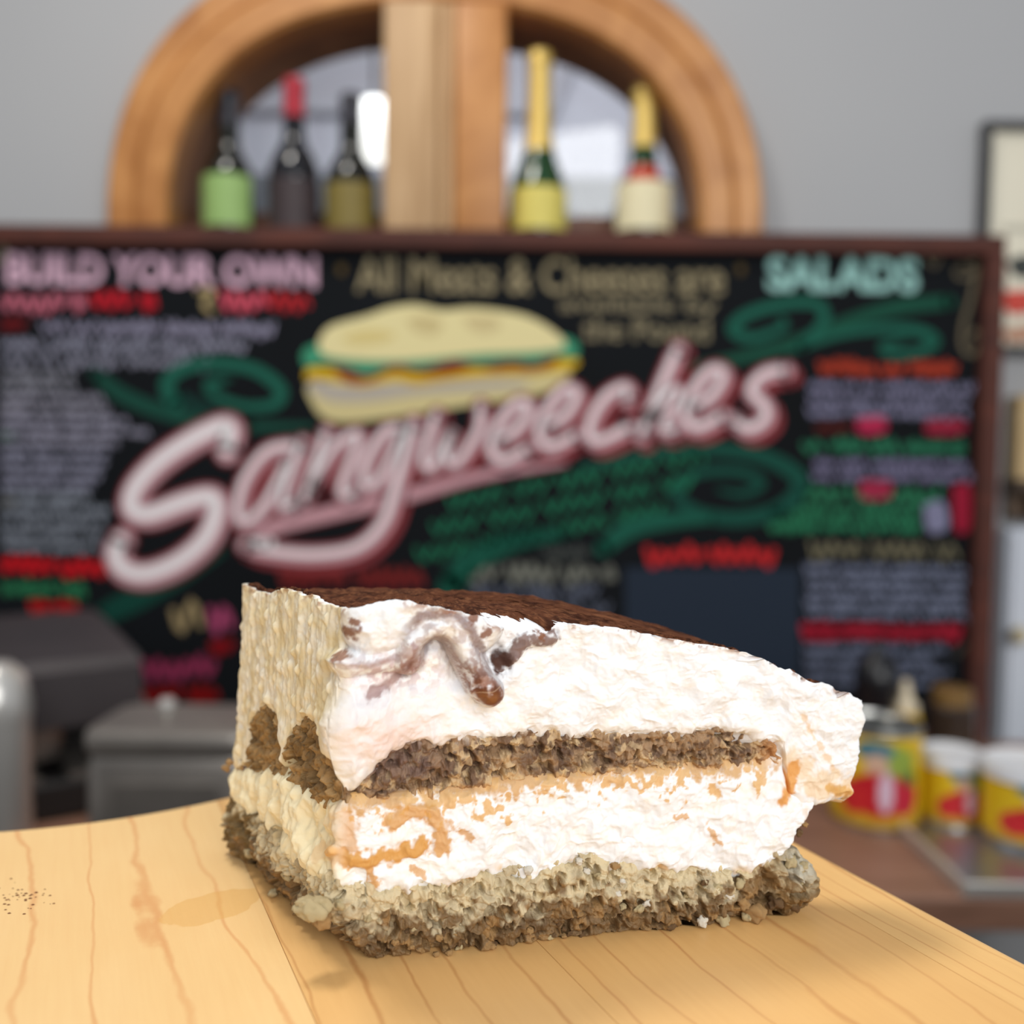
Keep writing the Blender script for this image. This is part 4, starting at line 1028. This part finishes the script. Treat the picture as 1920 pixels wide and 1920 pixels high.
# ---- sponge layers
def crumbly(P, amp, seed):
    w = P + 0.0007 * np.stack([vnoise(P, 700, seed + 60), vnoise(P, 700, seed + 61), vnoise(P, 700, seed + 62)], -1)
    f1, f2, cid = worley(w, 420, seed); g1, g2, _ = worley(w, 1000, seed + 5)
    pits = sstep(0.22, 0.50, fbm(P, 460, 2, seed + 9)) * 0.0021 + sstep(0.35, 0.6, vnoise(P, 900, seed + 19)) * 0.0008
    return amp * (0.0016 * (0.5 - f1) + 0.0008 * (cid - .5) + 0.0006 * (0.5 - g1)) + 0.0004 * fbm(P, 200, 2, seed + 7) - pits * amp, cid
def disp_m(P, px, py, lw, v, dlo, dhi):
    c, _ = crumbly(P, 1.25, 101); thin = sstep(0.0035, 0.006, dlo + dhi)
    return c - 0.0002 - 0.0020 * (1 - thin) + lw * 0.0008, 0.0004 * fbm(P, 400, 2, 111) + 0.0011 * fbm(P, 300, 3, 113) * sstep(.004, 0, np.minimum(dlo, dhi))
def paint_m(P, px, py, lw, v):
    f1, f2, cid = worley(P, 420, 101); n = fbm(P, 250, 3, 121)
    c = np.tile(linv(160, 130, 98), (len(P), 1)); n2 = fbm(P, 620, 3, 123)
    c = mixc(c, linv(112, 86, 66), sstep(-0.1, 0.5, n) * 0.9); c = mixc(c, linv(210, 182, 140), sstep(0.70, 0.9, cid) * 0.85); c = mixc(c, linv(90, 68, 54), sstep(0.25, 0.6, n2) * .8)
    c = mixc(c, linv(224, 208, 190), (1 - lw) * sstep(0.72, 0.95, v) * sstep(0.0, 0.4, n2 + .3 * n) * .8); c = mixc(c, linv(214, 182, 134), (1 - lw) * sstep(.42, .2, v) * sstep(.05, .12, v) * sstep(.1, .4, fbm(P, 350, 2, 127)) * .8)
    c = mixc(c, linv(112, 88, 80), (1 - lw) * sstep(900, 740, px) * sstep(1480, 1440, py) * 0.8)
    c = mixc(c, linv(204, 152, 96), sstep(0.24, 0.05, v) * (1 - lw) * 0.7); c = mixc(c, linv(190, 132, 76), (1 - lw) * sstep(1400, 1460, px) * 0.7)
    c = mixc(c, linv(158, 124, 74), lw * 0.8); c = mixc(c, linv(104, 80, 48), lw * sstep(0, .5, n) * 0.7)
    return c
zml = edge_z(Mlo[0], ml_L, ml_F); zmh = edge_z(Mhi[0], um_L, um_F)
layer('middle_sponge', Mlo, Mhi, zml, np.maximum(zmh, zml), 62, disp_m, paint_m, M_sponge, cake, ext=(0.0016, 0.0018))

# ---- lower cream
smear = [(612, 1596), (660, 1612), (720, 1606), (775, 1590), (790, 1578)]
smear2 = [(735, 1540), (770, 1516), (808, 1520), (826, 1556), (822, 1592)]
smear3 = [(690, 1618), (702, 1650), (700, 1672)]
smear4 = [(778, 1628), (790, 1640)]
def disp_l(P, px, py, lw, v, dlo, dhi):
    fr = 1 - lw
    w = P + 0.0012 * np.stack([vnoise(P, 300, 208), vnoise(P, 300, 209), vnoise(P, 300, 210)], -1)
    o = 0.0006 + 0.0009 * fbm(P, 160, 2, 201) + 0.00034 * fbm(P, 430, 3, 205) + fr * (0.00042 * (1 - np.abs(vnoise(w, 260, 211)) * 2) + 0.00015 * (1 - np.abs(vnoise(w, 850, 212)) * 2))
    o = o + lw * (0.0014 * fbm(P * np.array([1, 1, .5]), 260, 3, 221) + 0.0012 * np.exp(-(dpoly(px, py, [(550, 1470), (560, 1540), (590, 1600)]) / 24) ** 2))
    for d, r in ((dpoly(px, py, smear), 16), (dpoly(px, py, smear2), 16)): o = o + fr * 0.0007 * sstep(r, r * .4, d)
    o = o + 0.0016 * sstep(14, 6, np.hypot(px - 628, py - 1594))
    return o, 0.0005 * fbm(P, 300, 2, 231) + 0.0014 * fbm(P, 380, 3, 233) * sstep(.004, 0, dlo)
def paint_l(P, px, py, lw, v):
    c = np.tile(WHITE, (len(P), 1)); n = fbm(P, 260, 3, 241); n2 = fbm(P, 650, 3, 243); fr = (1 - lw) * (v <= 1) * (v >= 0)
    c = mixc(c, linv(246, 243, 234), 0.5 * sstep(0.1, .7, n)); c = mixc(c, linv(240, 226, 184), lw * 0.9)
    # coffee seeping from the sponge above
    yb = np.interp(px, [p[0] for p in ml_F], [p[1] for p in ml_F]); below = py - yb
    c = mixc(c, linv(208, 164, 104), fr * sstep(8, -8, below + n2 * 14 + n * 22) * sstep(1500, 1440, px) * 0.9)
    drip = 34 + 46 * vnoise(P * np.array([1, 1, 0.10]), 260, 251) + 22 * n2
    c = mixc(c, TAN, fr * sstep(6, -6, below + 8 - drip) * sstep(-0.10, 0.25, n2 * .8 + n * .6) * sstep(1480, 1420, px) * 0.9)
    for d, r, k in ((dpoly(px, py, smear), 20, 1), (dpoly(px, py, smear2), 20, .9), (dpoly(px, py, smear3), 11, .9), (dpoly(px, py, smear4), 10, .8), (dpoly(px, py, [(640, 1530), (650, 1570), (640, 1600)]), 30, .75), (dpoly(px, py, [(1326, 1545), (1342, 1575)]), 7, .8), (dpoly(px, py, [(1270, 1528), (1285, 1532)]), 7, .8), (dpoly(px, py, [(868, 1556), (880, 1566)]), 9, .8), (dpoly(px, py, [(848, 1545), (860, 1548)]), 8, .7)):
        c = mixc(c, linv(212, 160, 92), np.maximum(fr, .4) * sstep(r, r * .55, d + n2 * 7) * k)
    c = mixc(c, linv(224, 178, 118), sstep(13, 9, np.hypot(px - 628, py - 1594)) )
    d = dpoly(px, py, [(1488, 1436), (1478, 1470), (1466, 1500)]) + n2 * 4; c = mixc(c, linv(222, 164, 98), fr * sstep(15, 8, d))
    c = mixc(c, linv(206, 168, 120), fr * sstep(1490, 1530, px) * sstep(0, .4, n2) * .8)
    c = mixc(c, linv(224, 180, 112), fr * sstep(0.12, 0.0, v) * sstep(0, .5, n) * .9)
    return c
zlb = edge_z(Llo[0], lb_L, lb_F); zlh = edge_z(Lhi[0], ml_L, ml_F)
layer('lower_cream', Llo, Lhi, zlb, np.maximum(zlh, zlb), 96, disp_l, paint_l, M_cream, cake, ext=(0.0014, 0.0016))

# ---- base sponge
def disp_b(P, px, py, lw, v, dlo, dhi):
    c, _ = crumbly(P, 1.15, 301)
    o = c + 0.0004 + 0.0011 * np.sin(np.pi * np.clip(v, 0, 1)) - 0.0008 * sstep(.2, 0, v) + 0.0012 * fbm(P, 110, 2, 311)
    o = o + 0.0030 * np.exp(-((px - 1490) / 26) ** 2 - ((py - 1650) / 30) ** 2) - 0.0032 * np.exp(-((px - 1432) / 22) ** 2 - ((py - 1660) / 34) ** 2)
    o = o + 0.0025 * np.exp(-((px - 590) / 26) ** 2 - ((py - 1690) / 22) ** 2)
    return o, (0.0005 * fbm(P, 400, 2, 315) + 0.0009 * fbm(P, 420, 2, 317) * sstep(.003, 0, dhi)) * sstep(0, .002, dlo)
def paint_b(P, px, py, lw, v):
    f1, f2, cid = worley(P, 420, 301); n = fbm(P, 200, 3, 321); n2 = fbm(P, 600, 2, 323)
    c = np.tile(linv(208, 192, 156), (len(P), 1)); c = mixc(c, linv(168, 152, 124), sstep(0, .6, n) * .6)
    wet = sstep(0.60, 0.36, v + 0.30 * n + 0.14 * n2 + 0.12 * sstep(900, 1300, px) * np.sin(px / 60.0))
    c = mixc(c, linv(114, 86, 52), wet * 0.95); c = mixc(c, linv(152, 118, 74), wet * sstep(.6, .85, cid) * .9)
    c = mixc(c, linv(84, 60, 34), wet * sstep(.1, .6, n) * .6)
    c = mixc(c, linv(214, 184, 126), sstep(.86, 1.0, v) * (v <= 1) * .5 * sstep(-.2, .4, n2)); c = mixc(c, linv(126, 98, 58), sstep(1400, 1470, px) * .55)
    c = mixc(c, linv(190, 184, 166), sstep(34, 14, np.hypot(px - 1490, py - 1618)) * .9)
    c = mixc(c, linv(112, 88, 48), lw * (0.25 + .75 * sstep(540, 470, px)) * sstep(-0.4, .4, n) * .95)
    return c
zbh = edge_z(Bhi[0], lb_L, lb_F)
layer('base_sponge', Blo, Bhi, np.zeros(len(zbh)) + 0.0004, zbh, 84, disp_b, paint_b, M_sponge, cake, ext=(0.0, 0.0018))

# ---- cocoa dusting: a thin granular cap over the top
S, n = Utop
ins = np.zeros(len(S))
u = np.arange(len(S))
ins[:NL] = 0.0010; ins[NL:NL + NF] = np.interp(sf(S[NL:NL + NF]), zf([(640, 1140), (680, 1140), (760, 1140), (860, 1150), (930, 1200), (1000, 1195), (1040, 1175), (1300, 1200), (1400, 1230), (1610, 1300)])[0], [0.002, .0042, .0050, .0036, .0014, .0010, .0008, .0012, .0018, .0014])
ins[NL + NF:] = -0.0007
ker = np.hanning(41); ker /= ker.sum(); ins = np.convolve(np.concatenate([ins[-20:], ins, ins[:20]]), ker, 'valid')
P3 = np.column_stack([S, np.zeros(len(S))]); ins = ins + 0.0011 * fbm(P3, 380, 3, 401) * (u < NL + NF)
Sc = S - n * ins[:, None]; ed = np.column_stack([S, ztop])
zc = zint(Sc) + (ztop - zint(S)) * np.exp(-(np.maximum(ins, 0) / 0.004) ** 2) + 0.0020 * (u >= NL + NF + 25)
def disp_c(P, px, py, lw, v, dlo, dhi): return 0.00025 * fbm(P, 900, 2, 411), 0.00025 * fbm(P, 700, 3, 413) * v
def paint_c(P, px, py, lw, v):
    k = fbm(P, 350, 3, 421); c = np.tile(linv(96, 58, 40), (len(P), 1)); c = mixc(c, linv(66, 38, 27), sstep(-.1, .5, k)); c = mixc(c, linv(136, 90, 62), sstep(.2, .6, fbm(P, 1300, 2, 425)) * .6)
    return c
def top_c(xy, edge, q):
    dist = np.linalg.norm(edge[:, :2] - xy, axis=1)
    return zint(xy) + 0.0006 + (edge[:, 2] - zint(edge[:, :2]) - 0.0006) * np.exp(-(dist / 0.0030) ** 2) + 0.0003 * fbm(np.column_stack([xy, 0 * xy[:, 0]]), 500, 3, 431)
layer('cocoa_topping', (Sc, n), (Sc, n), zc - 0.0012, zc + 0.0004, 6, disp_c, paint_c, M_cocoa, cake, ext=(0, 0), rings=46, topf=top_c)

# everything above was built in world coordinates; move it into the slice's own frame
for ch in [o for o in bpy.data.objects if o.parent == cake]:
    ch.data.transform(Matrix.Translation((-cake_loc[0], -cake_loc[1], 0)))

# ---- crumbs clinging to the slice
def crumb_mesh(seed, sub=3):
    import bmesh
    bm = bmesh.new(); bmesh.ops.create_icosphere(bm, subdivisions=sub, radius=1.0)
    co = np.array([v.co[:] for v in bm.verts]); st = np.array([1.0, 0.8, 0.7])
    f1, f2, cid = worley(co + seed * 3.1, 1.3, seed)
    r = 0.95 + 0.30 * vnoise(co, 1.2, seed) + 0.55 * (0.5 - f1) + 0.35 * (cid - .5) + 0.16 * vnoise(co, 5.0, seed + 3)
    for v, k in zip(bm.verts, r): v.co = Vector(np.array(v.co[:]) * st * float(np.clip(k, .45, 1.5)))
    me = bpy.data.meshes.new('crumb'); bm.to_mesh(me); bm.free()
    me.polygons.foreach_set('use_smooth', [True] * len(me.polygons)); return me
cm = {k: mat('crumb_' + k, lin(*c), 0.65, sub=0.1, sub_r=0.0008, vary=(900, lin(*d), 0.8), bump=(1500, 0.6, 0.0004)) for k, c, d in (
    ('pale', (214, 196, 152), (186, 164, 120)), ('tan', (192, 154, 102), (162, 122, 74)), ('brown', (122, 92, 58), (94, 70, 42)), ('white', (246, 240, 226), (232, 220, 196)))}
cms = {(k, i): crumb_mesh(900 + 11 * i + len(k)) for k in cm for i in range(3)}
for (k, i), me in cms.items(): me.materials.append(cm[k])
crng = random.Random(3)
def crumb(px, py, rpx, kind, face='f', out=0.0006, sq=(1, 1, 1)):
    P = (fp if face == 'f' else lp_)(px, py); d = float(np.linalg.norm(P - CAMP)); r = rpx / FPX * d
    nrm = np.array([uf[1], -uf[0], 0]) if face == 'f' else np.array([ul[1], -ul[0], 0])
    P = P + nrm * (out + r * 0.2); P[2] = max(P[2], r * 0.75)
    o = ob('crumb', cms[(kind, crng.randrange(3))], None, cake)
    o.location = (P[0] - cake_loc[0], P[1] - cake_loc[1], P[2]); o.scale = (r * sq[0], r * sq[1], r * sq[2])
    o.rotation_euler = (crng.uniform(0, .6), crng.uniform(0, .6), crng.uniform(0, 6.28))
    return o
for a in ((580, 1700, 26, 'pale', 'f', 0.0005), (606, 1722, 18, 'tan', 'f', 0.0005), (602, 1692, 20, 'pale', 'f', 0.0005), (566, 1688, 12, 'pale', 'f', 0.0005),
          (1412, 1704, 20, 'tan'), (1402, 1720, 13, 'pale'), (1390, 1690, 13, 'tan'), (1350, 1722, 14, 'pale'), (1334, 1712, 10, 'tan'), (1362, 1675, 11, 'white'),
          (1450, 1690, 15, 'brown'), (1486, 1692, 15, 'brown'), (1502, 1650, 13, 'pale'), (1478, 1612, 13, 'pale'), (1500, 1622, 11, 'pale'), (1320, 1652, 7, 'brown'),
          (822, 1755, 9, 'tan'), (855, 1748, 7, 'tan'), (992, 1742, 8, 'tan'), (920, 1770, 9, 'tan'), (1195, 1700, 10, 'pale'), (1212, 1690, 8, 'white'),
          (1165, 1650, 7, 'white'), (1154, 1672, 7, 'white'), (1255, 1745, 10, 'brown'), (740, 1762, 8, 'tan'), (770, 1772, 7, 'tan'), (1083, 1612, 8, 'white'),
          (989, 1628, 10, 'white'), (1098, 1630, 8, 'white'), (1150, 1620, 9, 'tan'), (1120, 1640, 8, 'pale'), (1384, 1652, 11, 'pale'), (1340, 1660, 10, 'pale'),
          (1500, 1562, 9, 'brown', 'f', -.001), (1482, 1556, 7, 'brown', 'f', -.001), (1512, 1548, 6, 'tan', 'f', -.001),
          (428, 1440, 8, 'tan', 'l', .0002), (434, 1428, 7, 'tan', 'l', .0002), (515, 1680, 11, 'pale', 'l', 0), (470, 1600, 10, 'pale', 'l', 0), (540, 1640, 12, 'pale', 'l', 0),
          (530, 1470, 8, 'white', 'l', 0), (560, 1440, 7, 'tan', 'l', 0), (590, 1400, 8, 'tan', 'l', 0), (565, 1375, 9, 'tan', 'l', 0), (655, 1700, 12, 'pale', 'f', 0), (690, 1720, 10, 'pale', 'f', 0), (640, 1692, 14, 'pale', 'f', 0)):
    crumb(*a)
for k in range(40):
    px = crng.uniform(690, 1400); yb = np.interp(px, [690, 900, 1400], [1788, 1780, 1728])
    crumb(px, yb - crng.uniform(4, 60), crng.uniform(4, 8), crng.choice(['tan', 'brown', 'brown', 'brown', 'pale']), 'f', -0.0006)

# ---- loose bits on the board
lc = at_z(1316, 1738); lo_ = ob('cake_crumb', crumb_mesh(77), cm['white'])
lo_.location = (float(lc[0]), float(lc[1]) - 0.001, 0.0016); lo_.scale = (0.0012, 0.0011, 0.0018)
tag(lo_, 'tiny white cream crumb on the board at the foot of the cake', 'crumb')
for (x, y, r) in ((819, 1789, .0008), (843, 1787, .0009)):
    q = at_z(x, y); o = ob('cake_crumb', cms[('tan', 1)], None); o.location = (float(q[0]), float(q[1]) - .001, r * .75); o.scale = (r, r, r)
    tag(o, 'tiny tan cake crumb on the board by the front corner of the cake', 'crumb', 'loose tan crumbs on the board')
V = []; Fq = []
srng = random.Random(5)
for k in range(46):
    x = srng.gauss(28, 26); y = srng.gauss(1682, 14); p = at_z(max(x, -30), y); r = srng.uniform(.00012, .00038); n0 = len(V)
    for a in range(5): V.append((p[0] + r * 1.5 * math.cos(a * 1.2566), p[1] + r * math.sin(a * 1.2566), 0.00004))
    V.append((p[0], p[1], r * .8)); Fq += [(n0 + a, n0 + (a + 1) % 5, n0 + 5) for a in range(5)]
me = bpy.data.meshes.new('cocoa_specks'); me.from_pydata([tuple(map(float, v)) for v in V], [], Fq); me.update()
o = ob('cocoa_specks', me, mat('cocoa_speck', lin(120, 74, 44), 0.9, vary=(2000, lin(90, 54, 32), .5)), kind='stuff')
tag(o, 'sprinkle of brown cocoa specks on the pale board', 'cocoa')
